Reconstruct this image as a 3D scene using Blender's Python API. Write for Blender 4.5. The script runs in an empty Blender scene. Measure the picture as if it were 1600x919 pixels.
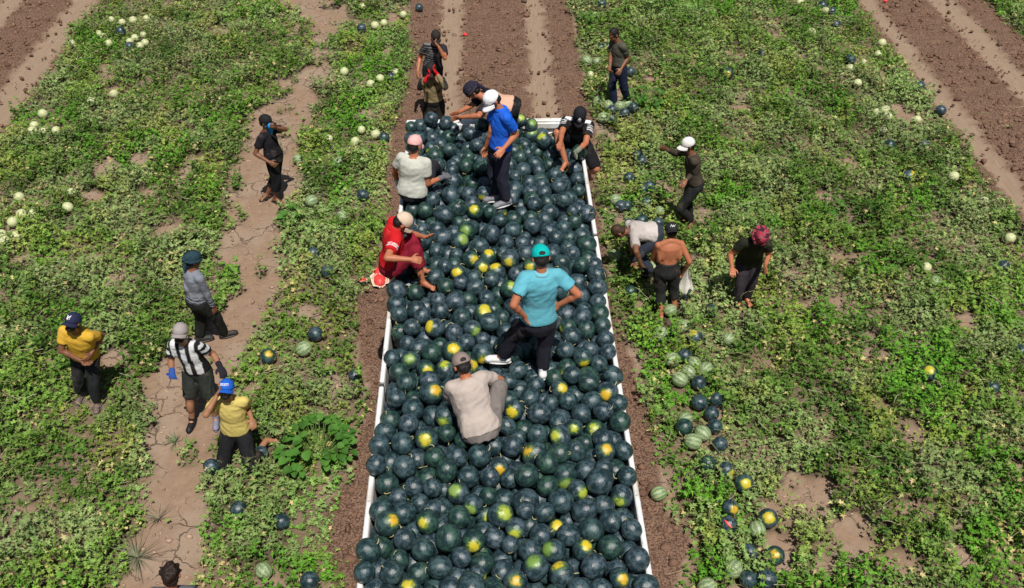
import bpy, bmesh, math, random
import numpy as np
from mathutils import Vector, Quaternion, noise as mnoise

S = bpy.context.scene
COL = S.collection
rnd = random.Random(11)
rng = np.random.default_rng(11)

# ------------------------------------------------------------------ camera, sky, sun, exposure
CH = 9.45                                    # drone height above the field
FPX = 1500.0                                 # focal length in pixels of the 1600 px wide photograph
TH = math.atan((459.5 + 787) / FPX)          # pitch below the horizon
PSI = math.atan(53 * math.cos(TH) / FPX)     # slight turn to the right of the rows
cam_d = bpy.data.cameras.new('camera')
cam_d.sensor_width = 36.0
cam_d.lens = FPX / 1600 * 36
cam_d.clip_end = 2000
cam = bpy.data.objects.new('camera', cam_d)
COL.objects.link(cam)
cam.location = (0, 0, CH)
cam.rotation_euler = (math.pi / 2 - TH, 0, -PSI)
S.camera = cam

SUN_EL, SUN_AZ = math.radians(65), math.radians(164)      # azimuth clockwise from +Y: behind the camera, a little right
world = bpy.data.worlds.new('World')
S.world = world
world.use_nodes = True
wn = world.node_tree
sky = wn.nodes.new('ShaderNodeTexSky')
sky.sky_type = 'NISHITA'
sky.sun_disc = False
sky.sun_elevation = SUN_EL
sky.sun_rotation = SUN_AZ
wn.links.new(sky.outputs[0], wn.nodes['Background'].inputs[0])
wn.nodes['Background'].inputs[1].default_value = 0.05
sun_d = bpy.data.lights.new('sun', 'SUN')
sun_d.energy = 5.0
sun_d.angle = math.radians(0.53)
sun_d.color = (1.0, 0.96, 0.9)
sun = bpy.data.objects.new('sun', sun_d)
COL.objects.link(sun)
sv = Vector((math.sin(SUN_AZ) * math.cos(SUN_EL), math.cos(SUN_AZ) * math.cos(SUN_EL), math.sin(SUN_EL)))
sun.rotation_euler = sv.to_track_quat('Z', 'Y').to_euler()
sun.location = (0, 0, 40)
S.view_settings.view_transform = 'Standard'
S.view_settings.look = 'None'
S.view_settings.exposure = 0.0
S.view_settings.gamma = 1.0

JOINTS = {
  'teal': {'ER': [0.844, 7.225, 3.425], 'WR': [0.67, 7.277, 3.253], 'EL': [0.208, 7.09, 3.417], 'WL': [0.315, 7.167, 3.205], 'KR': [0.542, 7.317, 2.695], 'KL': [0.209, 7.391, 2.734], 'P': [0.465, 7.3, 3.041], 'N': [0.483, 7.28, 3.678], 'H': [0.477, 7.33, 3.812], 'SR': [0.639, 7.304, 3.612], 'SL': [0.324, 7.26, 3.619], 'HR': [0.555, 7.313, 3.011], 'HL': [0.375, 7.287, 3.011], 'AR': [0.519, 7.227, 2.4], 'AL': [0.106, 7.422, 2.42], 'fwd': [-0.139, 0.99, 0.0], 'tR': [0.0, 1.0, 0.0], 'tL': [-1.0, 0.1, 0.0]},
  'beige': {'ER': [0.07, 6.831, 2.655], 'WR': [0.04, 7.018, 2.498], 'EL': [-0.443, 6.704, 2.544], 'WL': [-0.32, 6.908, 2.479], 'KR': [0.058, 6.65, 2.731], 'KL': [-0.363, 6.598, 2.719], 'P': [-0.133, 6.38, 2.44], 'N': [-0.273, 6.68, 2.867], 'H': [-0.301, 6.728, 2.977], 'SR': [-0.108, 6.696, 2.832], 'SL': [-0.406, 6.595, 2.805], 'HR': [-0.046, 6.403, 2.41], 'HL': [-0.22, 6.356, 2.41], 'AR': [-0.023, 6.8, 2.36], 'AL': [-0.387, 6.792, 2.36], 'fwd': [-0.259, 0.966, 0.0], 'tR': [0.1, 1.0, 0.0], 'tL': [-0.2, 1.0, 0.0]},
  'red': {'ER': [-1.164, 8.549, 2.9], 'WR': [-0.913, 8.551, 2.871], 'EL': [-0.927, 9.175, 2.766], 'WL': [-0.778, 8.994, 2.859], 'KR': [-0.874, 8.875, 2.748], 'KL': [-0.909, 9.079, 2.753], 'P': [-1.183, 9.0, 2.47], 'N': [-1.097, 8.98, 3.02], 'H': [-1.006, 8.989, 3.075], 'SR': [-1.081, 8.824, 2.948], 'SL': [-1.133, 9.141, 2.968], 'HR': [-1.167, 8.909, 2.44], 'HL': [-1.199, 9.091, 2.44], 'AR': [-0.816, 8.811, 2.34], 'AL': [-0.857, 9.056, 2.34], 'fwd': [0.985, 0.174, 0.0], 'tR': [1.0, -0.5, 0.0], 'tL': [1.0, 0.0, 0.0]},
  'white': {'ER': [-0.81, 10.509, 2.599], 'WR': [-0.616, 10.682, 2.582], 'EL': [-1.25, 10.731, 2.66], 'WL': [-1.232, 10.816, 2.416], 'KR': [-0.74, 10.849, 2.661], 'KL': [-1.006, 10.963, 2.62], 'P': [-1.014, 10.545, 2.47], 'N': [-0.964, 10.595, 2.973], 'H': [-0.949, 10.642, 3.104], 'SR': [-0.813, 10.536, 2.898], 'SL': [-1.127, 10.641, 2.919], 'HR': [-0.923, 10.515, 2.44], 'HL': [-1.104, 10.574, 2.44], 'AR': [-0.675, 11.074, 2.3], 'AL': [-0.855, 11.207, 2.3], 'fwd': [0.309, 0.951, 0.0], 'tR': [0.5, 1.0, 0.0], 'tL': [0.2, 1.0, 0.0]},
  'blue': {'ER': [0.032, 10.557, 3.345], 'WR': [-0.038, 10.596, 3.098], 'EL': [0.333, 10.478, 3.328], 'WL': [0.184, 10.276, 3.259], 'KR': [0.044, 10.631, 2.701], 'KL': [0.148, 10.421, 2.713], 'P': [0.132, 10.555, 3.085], 'N': [0.153, 10.555, 3.664], 'H': [0.044, 10.534, 3.782], 'SR': [0.08, 10.706, 3.602], 'SL': [0.221, 10.405, 3.597], 'HR': [0.092, 10.641, 3.055], 'HL': [0.172, 10.469, 3.055], 'AR': [0.093, 10.574, 2.36], 'AL': [0.208, 10.436, 2.38], 'fwd': [-0.906, -0.423, 0.0], 'tR': [-1.0, -0.2, 0.0], 'tL': [-1.0, -0.5, 0.0]},
  'bandana': {'ER': [-0.263, 12.521, 2.617], 'WR': [-0.421, 12.315, 2.636], 'EL': [-0.142, 12.004, 2.744], 'WL': [-0.38, 12.089, 2.679], 'KR': [0.042, 12.675, 2.321], 'KL': [0.067, 12.482, 2.265], 'P': [0.338, 12.45, 2.631], 'N': [-0.095, 12.45, 2.795], 'H': [-0.231, 12.459, 2.894], 'SR': [-0.031, 12.616, 2.781], 'SL': [-0.038, 12.284, 2.762], 'HR': [0.355, 12.544, 2.601], 'HL': [0.322, 12.356, 2.601], 'AR': [0.369, 12.848, 2.1], 'AL': [0.403, 12.694, 2.1], 'fwd': [-0.985, 0.174, 0.0], 'tR': [1.0, 0.0, 0.0], 'tL': [1.0, 0.0, 0.0]},
  'farstripe': {'ER': [-1.288, 16.894, 1.271], 'WR': [-1.325, 16.696, 1.106], 'EL': [-0.8, 16.561, 1.413], 'WL': [-0.907, 16.548, 1.65], 'KR': [-1.166, 16.775, 0.573], 'KL': [-0.984, 16.781, 0.575], 'P': [-1.056, 16.854, 1.1], 'N': [-0.98, 16.834, 1.567], 'H': [-0.957, 16.784, 1.743], 'SR': [-1.153, 16.821, 1.529], 'SL': [-0.827, 16.853, 1.477], 'HR': [-1.15, 16.846, 1.07], 'HL': [-0.961, 16.862, 1.07], 'AR': [-1.182, 16.857, 0.09], 'AL': [-1.006, 16.852, 0.09], 'fwd': [0.087, -0.996, 0.0], 'tR': [-0.2, -1.0, 0.0], 'tL': [0.2, -1.0, 0.0]},
  'redglove': {'ER': [-1.178, 15.012, 1.624], 'WR': [-1.043, 14.947, 1.836], 'EL': [-0.74, 15.047, 1.612], 'WL': [-0.881, 15.138, 1.81], 'KR': [-1.111, 15.288, 0.577], 'KL': [-0.897, 15.293, 0.578], 'P': [-0.978, 15.367, 1.107], 'N': [-0.979, 15.317, 1.659], 'H': [-0.989, 15.267, 1.842], 'SR': [-1.144, 15.308, 1.593], 'SL': [-0.813, 15.337, 1.595], 'HR': [-1.073, 15.359, 1.077], 'HL': [-0.884, 15.375, 1.077], 'AR': [-1.147, 15.37, 0.09], 'AL': [-0.91, 15.364, 0.09], 'fwd': [0.087, -0.996, 0.0], 'tR': [-0.2, -1.0, 0.0], 'tL': [0.2, -1.0, 0.0]},
  'logo': {'ER': [0.987, 11.479, 2.734], 'WR': [0.96, 11.223, 2.766], 'EL': [1.322, 11.432, 2.615], 'WL': [1.189, 11.209, 2.63], 'KR': [0.939, 11.623, 2.674], 'KL': [1.518, 11.661, 2.061], 'P': [1.226, 11.882, 2.43], 'N': [1.229, 11.702, 2.822], 'H': [1.246, 11.654, 2.938], 'SR': [1.067, 11.764, 2.78], 'SL': [1.39, 11.694, 2.745], 'HR': [1.134, 11.907, 2.4], 'HL': [1.318, 11.857, 2.4], 'AR': [1.062, 11.451, 2.3], 'AL': [1.448, 11.996, 1.8], 'fwd': [-0.259, -0.966, 0.0], 'tR': [-0.6, -1.0, 0.0], 'tL': [0.2, -1.0, 0.0]},
  'faroliv': {'ER': [2.374, 17.173, 1.099], 'WR': [2.346, 16.939, 0.988], 'EL': [2.701, 17.101, 1.118], 'WL': [2.568, 16.927, 0.978], 'KR': [2.444, 17.135, 0.493], 'KL': [2.676, 17.083, 0.474], 'P': [2.539, 17.154, 0.929], 'N': [2.499, 17.154, 1.438], 'H': [2.401, 17.129, 1.581], 'SR': [2.421, 17.298, 1.367], 'SL': [2.586, 17.01, 1.38], 'HR': [2.491, 17.236, 0.899], 'HL': [2.586, 17.072, 0.899], 'AR': [2.511, 17.092, 0.09], 'AL': [2.795, 17.216, 0.09], 'fwd': [-0.866, -0.5, 0.0], 'tR': [-1.0, -0.4, 0.0], 'tL': [-0.8, -0.8, 0.0]},
  'whitecap': {'ER': [3.031, 13.396, 1.225], 'WR': [2.851, 13.278, 1.372], 'EL': [3.28, 13.031, 1.146], 'WL': [3.123, 12.84, 1.067], 'KR': [3.271, 13.163, 0.466], 'KL': [3.105, 12.911, 0.473], 'P': [3.308, 13.037, 0.887], 'N': [3.193, 13.037, 1.454], 'H': [3.123, 13.032, 1.609], 'SR': [3.192, 13.202, 1.387], 'SL': [3.22, 12.871, 1.393], 'HR': [3.3, 13.131, 0.857], 'HL': [3.317, 12.942, 0.857], 'AR': [3.355, 13.159, 0.09], 'AL': [3.357, 13.014, 0.14], 'fwd': [-0.996, -0.087, 0.0], 'tR': [-1.0, 0.0, 0.0], 'tL': [-0.5, -0.8, 0.0]},
  'bent': {'ER': [2.142, 11.758, 0.634], 'WR': [2.198, 11.596, 0.438], 'EL': [2.152, 11.314, 0.824], 'WL': [2.242, 11.331, 0.581], 'KR': [2.253, 11.823, 0.409], 'KL': [2.211, 11.632, 0.459], 'P': [2.508, 11.818, 0.792], 'N': [2.078, 11.768, 0.883], 'H': [1.933, 11.764, 0.865], 'SR': [2.122, 11.941, 0.871], 'SL': [2.16, 11.611, 0.869], 'HR': [2.5, 11.913, 0.762], 'HL': [2.516, 11.724, 0.762], 'AR': [2.529, 11.741, 0.09], 'AL': [2.422, 11.696, 0.09], 'fwd': [-0.996, -0.087, 0.0], 'tR': [-1.0, 0.0, 0.0], 'tL': [-1.0, -0.2, 0.0]},
  'shirtless': {'ER': [2.845, 10.841, 0.985], 'WR': [2.803, 10.926, 0.742], 'EL': [2.354, 11.004, 0.951], 'WL': [2.439, 11.125, 0.737], 'KR': [2.69, 10.932, 0.428], 'KL': [2.48, 10.86, 0.419], 'P': [2.552, 10.893, 0.812], 'N': [2.549, 10.933, 1.3], 'H': [2.56, 10.983, 1.432], 'SR': [2.714, 10.942, 1.235], 'SL': [2.384, 10.913, 1.235], 'HR': [2.647, 10.901, 0.782], 'HL': [2.458, 10.885, 0.782], 'AR': [2.732, 10.856, 0.09], 'AL': [2.511, 10.73, 0.09], 'fwd': [-0.087, 0.996, 0.0], 'tR': [0.2, 1.0, 0.0], 'tL': [-0.1, 1.0, 0.0]},
  'pinkhat': {'ER': [3.452, 10.942, 1.022], 'WR': [3.432, 10.685, 0.989], 'EL': [4.007, 10.927, 1.022], 'WL': [3.905, 10.688, 1.023], 'KR': [3.709, 11.013, 0.429], 'KL': [3.875, 11.036, 0.437], 'P': [3.806, 11.126, 0.783], 'N': [3.745, 10.826, 1.344], 'H': [3.784, 10.776, 1.48], 'SR': [3.587, 10.882, 1.283], 'SL': [3.915, 10.831, 1.291], 'HR': [3.712, 11.139, 0.753], 'HL': [3.9, 11.113, 0.753], 'AR': [3.705, 10.993, 0.09], 'AL': [3.851, 11.059, 0.12], 'fwd': [-0.139, -0.99, 0.0], 'tR': [0.3, -1.0, 0.0], 'tL': [0.3, -1.0, 0.0]},
  'mask': {'ER': [-3.882, 13.847, 1.065], 'WR': [-3.669, 13.781, 0.941], 'EL': [-3.38, 14.106, 1.366], 'WL': [-3.487, 13.918, 1.501], 'KR': [-3.641, 13.93, 0.468], 'KL': [-3.684, 14.102, 0.451], 'P': [-3.631, 14.037, 0.895], 'N': [-3.704, 14.087, 1.371], 'H': [-3.674, 14.069, 1.536], 'SR': [-3.751, 13.928, 1.315], 'SL': [-3.637, 14.232, 1.301], 'HR': [-3.663, 13.949, 0.865], 'HL': [-3.599, 14.124, 0.865], 'AR': [-3.727, 13.965, 0.09], 'AL': [-3.883, 14.108, 0.09], 'fwd': [0.94, -0.342, 0.0], 'tR': [1.0, -0.6, 0.0], 'tL': [-0.3, -0.3, 0.0]},
  'greylong': {'ER': [-3.94, 10.318, 0.974], 'WR': [-3.906, 10.332, 0.716], 'EL': [-4.19, 10.341, 1.064], 'WL': [-4.144, 10.368, 0.809], 'KR': [-3.934, 10.426, 0.443], 'KL': [-4.166, 10.466, 0.422], 'P': [-4.129, 10.405, 0.804], 'N': [-4.066, 10.405, 1.347], 'H': [-4.046, 10.437, 1.476], 'SR': [-3.968, 10.278, 1.27], 'SL': [-4.179, 10.533, 1.294], 'HR': [-4.067, 10.332, 0.774], 'HL': [-4.19, 10.478, 0.774], 'AR': [-3.907, 10.492, 0.09], 'AL': [-4.242, 10.418, 0.09], 'fwd': [0.766, 0.643, 0.0], 'tR': [1.0, 0.4, 0.0], 'tL': [1.0, 0.2, 0.0]},
  'jersey': {'ER': [-4.069, 8.896, 1.043], 'WR': [-3.988, 8.656, 1.072], 'EL': [-3.542, 8.963, 1.099], 'WL': [-3.412, 8.745, 1.082], 'KR': [-3.929, 8.81, 0.469], 'KL': [-3.675, 8.806, 0.464], 'P': [-3.786, 8.926, 0.864], 'N': [-3.828, 8.876, 1.395], 'H': [-3.818, 8.834, 1.58], 'SR': [-3.981, 8.917, 1.323], 'SL': [-3.664, 8.848, 1.341], 'HR': [-3.877, 8.946, 0.834], 'HL': [-3.695, 8.907, 0.834], 'AR': [-3.982, 8.793, 0.09], 'AL': [-3.677, 8.819, 0.09], 'fwd': [-0.208, -0.978, 0.0], 'tR': [-0.1, -1.0, 0.0], 'tL': [0.15, -1.0, 0.0]},
  'bluecap': {'ER': [-3.417, 7.945, 1.065], 'WR': [-3.286, 8.093, 1.234], 'EL': [-3.085, 8.414, 0.74], 'WL': [-2.979, 8.176, 0.737], 'KR': [-3.426, 8.033, 0.068], 'KL': [-3.06, 7.928, 0.147], 'P': [-3.23, 8.25, 0.467], 'N': [-3.205, 8.23, 1.047], 'H': [-3.195, 8.195, 1.234], 'SR': [-3.373, 8.232, 0.99], 'SL': [-3.042, 8.232, 0.975], 'HR': [-3.325, 8.25, 0.437], 'HL': [-3.135, 8.25, 0.437], 'AR': [-3.416, 8.462, 0.08], 'AL': [-2.919, 8.334, 0.16], 'fwd': [-0.0, -1.0, 0.0], 'tR': [0.0, 1.0, 0.0], 'tL': [1.0, 0.3, 0.0]},
  'nycap': {'ER': [-5.484, 9.08, 1.094], 'WR': [-5.28, 9.058, 0.944], 'EL': [-5.054, 9.349, 1.104], 'WL': [-5.149, 9.137, 0.999], 'KR': [-5.512, 9.256, 0.443], 'KL': [-5.28, 9.157, 0.451], 'P': [-5.335, 9.288, 0.836], 'N': [-5.231, 9.128, 1.385], 'H': [-5.205, 9.086, 1.568], 'SR': [-5.399, 9.169, 1.361], 'SL': [-5.085, 9.121, 1.288], 'HR': [-5.426, 9.307, 0.806], 'HL': [-5.244, 9.268, 0.806], 'AR': [-5.595, 9.319, 0.09], 'AL': [-5.339, 9.156, 0.09], 'fwd': [-0.208, -0.978, 0.0], 'tR': [-0.1, -1.0, 0.0], 'tL': [0.2, -1.0, 0.0]},
  'hair': {'ER': [-3.024, 5.357, 1.01], 'WR': [-2.94, 5.116, 1.061], 'EL': [-3.341, 5.328, 1.069], 'WL': [-3.255, 5.088, 1.121], 'KR': [-3.144, 5.253, 0.345], 'KL': [-3.3, 5.239, 0.348], 'P': [-3.252, 5.35, 0.685], 'N': [-3.117, 5.35, 1.398], 'H': [-3.097, 5.399, 1.566], 'SR': [-2.968, 5.379, 1.304], 'SL': [-3.289, 5.321, 1.365], 'HR': [-3.158, 5.366, 0.655], 'HL': [-3.345, 5.334, 0.655], 'AR': [-3.132, 5.056, 0.09], 'AL': [-3.262, 5.06, 0.09], 'fwd': [-0.174, 0.985, 0.0], 'tR': [0.2, 1.0, 0.0], 'tL': [-0.2, 1.0, 0.0]},
}
# the heap on the trailer: x, y, z, radius, patch kind (P = none in view), patch direction
HEAP = [
 (-0.112,12.556,2.286,0.104,'P',0.00,0.00,-1.00),(0.633,12.482,2.145,0.123,'G',0.05,-0.40,0.91),(0.328,12.070,2.304,0.107,'P',0.00,0.00,-1.00),(0.783,11.936,2.367,0.116,'L',-0.48,-0.21,0.85),
 (-0.184,12.115,2.197,0.108,'P',0.00,0.00,-1.00),(-0.565,11.793,2.322,0.104,'P',0.00,0.00,-1.00),(1.264,11.636,2.349,0.114,'P',0.00,0.00,-1.00),(-0.769,11.697,2.281,0.125,'P',0.00,0.00,-1.00),
 (-1.071,11.539,2.298,0.112,'P',0.00,0.00,-1.00),(-0.328,11.425,2.279,0.107,'P',0.00,0.00,-1.00),(-0.118,11.369,2.275,0.110,'P',0.00,0.00,-1.00),(0.454,11.253,2.301,0.118,'P',0.00,0.00,-1.00),
 (-0.717,11.276,2.228,0.099,'P',0.00,0.00,-1.00),(1.204,11.146,2.220,0.102,'P',0.00,0.00,-1.00),(-0.503,11.038,2.280,0.116,'P',0.00,0.00,-1.00),(0.924,10.804,2.336,0.116,'P',0.00,0.00,-1.00),
 (0.329,10.860,2.239,0.132,'P',0.00,0.00,-1.00),(-0.080,10.730,2.282,0.106,'Y',-0.27,-0.93,-0.25),(-1.062,10.721,2.296,0.111,'P',0.00,0.00,-1.00),(-0.524,10.592,2.359,0.117,'P',0.00,0.00,-1.00),
 (0.296,10.561,2.327,0.099,'P',0.00,0.00,-1.00),(-0.759,10.511,2.348,0.106,'P',0.00,0.00,-1.00),(0.953,10.397,2.385,0.108,'P',0.00,0.00,-1.00),(0.574,10.351,2.365,0.099,'P',0.00,0.00,-1.00),
 (-0.431,10.375,2.299,0.127,'P',0.00,0.00,-1.00),(-0.848,10.315,2.319,0.111,'P',0.00,0.00,-1.00),(-0.198,10.249,2.337,0.105,'Y',-0.17,-0.60,0.78),(0.774,10.285,2.269,0.115,'P',0.00,0.00,-1.00),
 (1.256,10.213,2.293,0.116,'P',0.00,0.00,-1.00),(-0.590,10.153,2.350,0.118,'P',0.00,0.00,-1.00),(0.691,10.076,2.302,0.108,'P',0.00,0.00,-1.00),(0.124,10.018,2.347,0.089,'P',0.00,0.00,-1.00),
 (1.082,10.095,2.253,0.099,'P',0.00,0.00,-1.00),(-1.107,10.034,2.290,0.116,'P',0.00,0.00,-1.00),(0.527,9.924,2.320,0.111,'P',0.00,0.00,-1.00),(0.278,9.808,2.343,0.109,'P',0.00,0.00,-1.00),
 (-0.302,9.837,2.326,0.119,'G',-0.21,-0.78,0.59),(0.736,9.858,2.279,0.112,'P',0.00,0.00,-1.00),(0.015,9.749,2.330,0.108,'P',0.00,0.00,-1.00),(-0.996,9.787,2.296,0.122,'P',0.00,0.00,-1.00),
 (-0.606,9.719,2.317,0.120,'P',0.00,0.00,-1.00),(0.812,9.665,2.313,0.099,'P',0.00,0.00,-1.00),(-0.851,9.605,2.354,0.118,'P',0.00,0.00,-1.00),(-0.389,9.609,2.333,0.116,'G',0.55,-0.50,0.67),
 (0.191,9.617,2.296,0.098,'P',0.00,0.00,-1.00),(1.195,9.594,2.243,0.132,'P',0.00,0.00,-1.00),(-0.142,9.622,2.233,0.116,'P',0.00,0.00,-1.00),(-0.674,9.483,2.284,0.101,'P',0.00,0.00,-1.00),
 (0.418,9.352,2.320,0.107,'P',0.00,0.00,-1.00),(0.994,9.354,2.300,0.101,'P',0.00,0.00,-1.00),(0.741,9.324,2.322,0.102,'P',0.00,0.00,-1.00),(-0.039,9.360,2.251,0.108,'Y',0.10,-0.03,0.99),
 (-0.968,9.271,2.330,0.107,'P',0.00,0.00,-1.00),(0.226,9.235,2.328,0.119,'O',-0.14,-0.96,0.22),(-0.255,9.336,2.259,0.109,'O',0.57,-0.70,0.42),(0.852,9.117,2.352,0.102,'P',0.00,0.00,-1.00),
 (1.076,9.022,2.382,0.096,'P',0.00,0.00,-1.00),(0.485,9.096,2.324,0.109,'Y',-0.31,-0.80,0.50),(-0.566,9.114,2.319,0.095,'P',0.00,0.00,-1.00),(-0.118,9.136,2.290,0.103,'Y',0.26,-0.80,0.53),
 (-1.088,9.128,2.257,0.093,'P',0.00,0.00,-1.00),(0.682,9.067,2.254,0.101,'P',0.00,0.00,-1.00),(0.061,9.175,2.172,0.116,'Y',-0.22,-0.04,0.97),(-0.395,9.024,2.293,0.101,'Y',-0.23,-0.74,0.63),
 (0.299,9.049,2.240,0.101,'P',0.00,0.00,-1.00),(0.841,8.914,2.328,0.103,'P',0.00,0.00,-1.00),(1.254,8.935,2.296,0.119,'P',0.00,0.00,-1.00),(-0.663,8.906,2.316,0.111,'P',0.00,0.00,-1.00),
 (-0.002,8.872,2.306,0.100,'P',0.00,0.00,-1.00),(0.483,8.879,2.258,0.117,'P',0.00,0.00,-1.00),(1.026,8.907,2.211,0.116,'P',0.00,0.00,-1.00),(-0.366,8.833,2.301,0.092,'P',0.00,0.00,-1.00),
 (-0.541,8.733,2.324,0.101,'P',0.00,0.00,-1.00),(-0.848,8.932,2.167,0.119,'P',0.00,0.00,-1.00),(1.244,8.701,2.293,0.116,'P',0.00,0.00,-1.00),(-0.194,8.740,2.293,0.105,'P',0.00,0.00,-1.00),
 (0.205,8.642,2.339,0.107,'L',0.34,-0.32,0.88),(0.804,8.630,2.330,0.124,'P',0.00,0.00,-1.00),(-1.112,8.673,2.331,0.120,'P',0.00,0.00,-1.00),(-0.897,8.681,2.282,0.101,'P',0.00,0.00,-1.00),
 (0.584,8.571,2.318,0.105,'P',0.00,0.00,-1.00),(0.401,8.661,2.235,0.117,'P',0.00,0.00,-1.00),(0.083,8.727,2.171,0.118,'P',0.00,0.00,-1.00),(1.029,8.594,2.245,0.119,'P',0.00,0.00,-1.00),
 (-0.062,8.586,2.254,0.102,'P',0.00,0.00,-1.00),(-0.420,8.416,2.357,0.115,'P',0.00,0.00,-1.00),(1.226,8.487,2.246,0.104,'P',0.00,0.00,-1.00),(-1.098,8.441,2.302,0.115,'P',0.00,0.00,-1.00),
 (0.676,8.387,2.275,0.107,'P',0.00,0.00,-1.00),(0.259,8.345,2.306,0.096,'P',0.00,0.00,-1.00),(0.447,8.434,2.216,0.114,'P',0.00,0.00,-1.00),(-0.867,8.369,2.281,0.112,'P',0.00,0.00,-1.00),
 (-0.587,8.273,2.341,0.106,'P',0.00,0.00,-1.00),(1.224,8.272,2.254,0.112,'P',0.00,0.00,-1.00),(-1.050,8.234,2.339,0.102,'P',0.00,0.00,-1.00),(-0.098,8.226,2.318,0.122,'Y',0.15,-0.32,0.93),
 (0.862,8.396,2.145,0.121,'P',0.00,0.00,-1.00),(-0.790,8.184,2.349,0.097,'P',0.00,0.00,-1.00),(-0.346,8.189,2.317,0.114,'P',0.00,0.00,-1.00),(1.009,8.193,2.277,0.116,'P',0.00,0.00,-1.00),
 (-0.028,8.017,2.384,0.110,'P',0.00,0.00,-1.00),(0.703,8.188,2.208,0.105,'P',0.00,0.00,-1.00),(0.290,8.158,2.241,0.106,'P',0.00,0.00,-1.00),(1.237,8.057,2.260,0.104,'P',0.00,0.00,-1.00),
 (-0.898,8.024,2.325,0.099,'P',0.00,0.00,-1.00),(0.503,8.092,2.226,0.118,'P',0.00,0.00,-1.00),(-0.635,7.973,2.353,0.111,'Y',-0.71,-0.37,0.60),(0.585,7.943,2.340,0.087,'P',0.00,0.00,-1.00),
 (-0.227,7.961,2.336,0.104,'G',0.51,-0.79,0.35),(1.048,7.974,2.281,0.105,'P',0.00,0.00,-1.00),(0.354,7.928,2.321,0.087,'P',0.00,0.00,-1.00),(0.154,7.987,2.259,0.114,'P',0.00,0.00,-1.00),
 (-1.037,8.093,2.188,0.105,'P',0.00,0.00,-1.00),(-0.429,7.919,2.316,0.105,'P',0.00,0.00,-1.00),(0.877,7.848,2.305,0.108,'P',0.00,0.00,-1.00),(1.249,7.829,2.268,0.099,'P',0.00,0.00,-1.00),
 (-0.290,7.773,2.305,0.098,'P',0.00,0.00,-1.00),(0.105,7.768,2.251,0.100,'P',0.00,0.00,-1.00),(-0.809,7.778,2.232,0.118,'P',0.00,0.00,-1.00),(1.064,7.669,2.268,0.095,'P',0.00,0.00,-1.00),
 (0.783,7.587,2.340,0.103,'P',0.00,0.00,-1.00),(0.546,7.595,2.329,0.121,'P',0.00,0.00,-1.00),(-0.429,7.611,2.332,0.117,'Y',0.08,-0.50,0.86),(0.359,7.675,2.245,0.099,'P',0.00,0.00,-1.00),
 (1.255,7.622,2.267,0.094,'P',0.00,0.00,-1.00),(-0.113,7.608,2.296,0.121,'Y',0.11,-0.99,-0.08),(-0.666,7.615,2.302,0.111,'P',0.00,0.00,-1.00),(0.224,7.544,2.340,0.112,'P',0.00,0.00,-1.00),
 (0.962,7.482,2.331,0.106,'Y',0.11,-0.99,-0.13),(-1.097,7.600,2.258,0.097,'P',0.00,0.00,-1.00),(-0.894,7.569,2.248,0.108,'G',-0.01,-0.57,0.82),(1.139,7.474,2.236,0.097,'P',0.00,0.00,-1.00),
 (0.067,7.520,2.181,0.113,'P',0.00,0.00,-1.00),(-0.281,7.439,2.257,0.122,'O',0.66,-0.39,0.64),(-0.721,7.411,2.266,0.104,'Y',0.30,-0.78,0.55),(0.261,7.304,2.326,0.103,'P',0.00,0.00,-1.00),
 (-0.511,7.429,2.214,0.113,'L',-0.13,0.07,0.99),(-1.007,7.382,2.261,0.106,'P',0.00,0.00,-1.00),(0.829,7.216,2.325,0.100,'P',0.00,0.00,-1.00),(1.265,7.228,2.294,0.107,'P',0.00,0.00,-1.00),
 (0.644,7.252,2.248,0.105,'P',0.00,0.00,-1.00),(0.437,7.299,2.203,0.113,'P',0.00,0.00,-1.00),(0.154,7.127,2.344,0.091,'P',0.00,0.00,-1.00),(-0.675,7.186,2.299,0.117,'P',0.00,0.00,-1.00),
 (-0.306,7.201,2.273,0.119,'P',0.00,0.00,-1.00),(-0.906,7.144,2.341,0.104,'P',0.00,0.00,-1.00),(-0.088,7.137,2.322,0.114,'P',0.00,0.00,-1.00),(0.994,7.091,2.335,0.107,'P',0.00,0.00,-1.00),
 (0.444,7.108,2.295,0.096,'P',0.00,0.00,-1.00),(0.688,7.055,2.279,0.099,'O',0.33,-0.54,0.78),(-0.489,7.077,2.258,0.103,'P',0.00,0.00,-1.00),(1.189,7.023,2.252,0.116,'O',-0.30,-0.83,0.48),
 (-0.642,6.953,2.367,0.123,'O',0.50,-0.44,0.75),(0.371,6.915,2.301,0.104,'P',0.00,0.00,-1.00),(-0.187,7.089,2.137,0.094,'P',0.00,0.00,-1.00),(-0.992,6.884,2.366,0.097,'P',0.00,0.00,-1.00),
 (0.151,6.933,2.260,0.107,'P',0.00,0.00,-1.00),(0.765,6.875,2.293,0.098,'P',0.00,0.00,-1.00),(-0.377,7.101,2.089,0.102,'P',0.00,0.00,-1.00),(1.009,6.891,2.260,0.108,'P',0.00,0.00,-1.00),
 (1.272,6.828,2.295,0.101,'P',0.00,0.00,-1.00),(0.583,6.852,2.281,0.086,'P',0.00,0.00,-1.00),(0.207,6.737,2.323,0.106,'Y',-0.37,-0.81,0.46),(-0.821,6.766,2.321,0.116,'P',0.00,0.00,-1.00),
 (-0.047,6.920,2.132,0.121,'P',0.00,0.00,-1.00),(1.107,6.710,2.303,0.103,'P',0.00,0.00,-1.00),(0.456,6.698,2.299,0.115,'P',0.00,0.00,-1.00),(0.887,6.719,2.262,0.104,'P',0.00,0.00,-1.00),
 (-0.280,6.907,2.087,0.116,'P',0.00,0.00,-1.00),(-0.489,6.647,2.344,0.112,'L',-0.19,-0.98,0.09),(-0.618,6.776,2.206,0.117,'P',0.00,0.00,-1.00),(-0.178,6.752,2.208,0.105,'P',0.00,0.00,-1.00),
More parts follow.
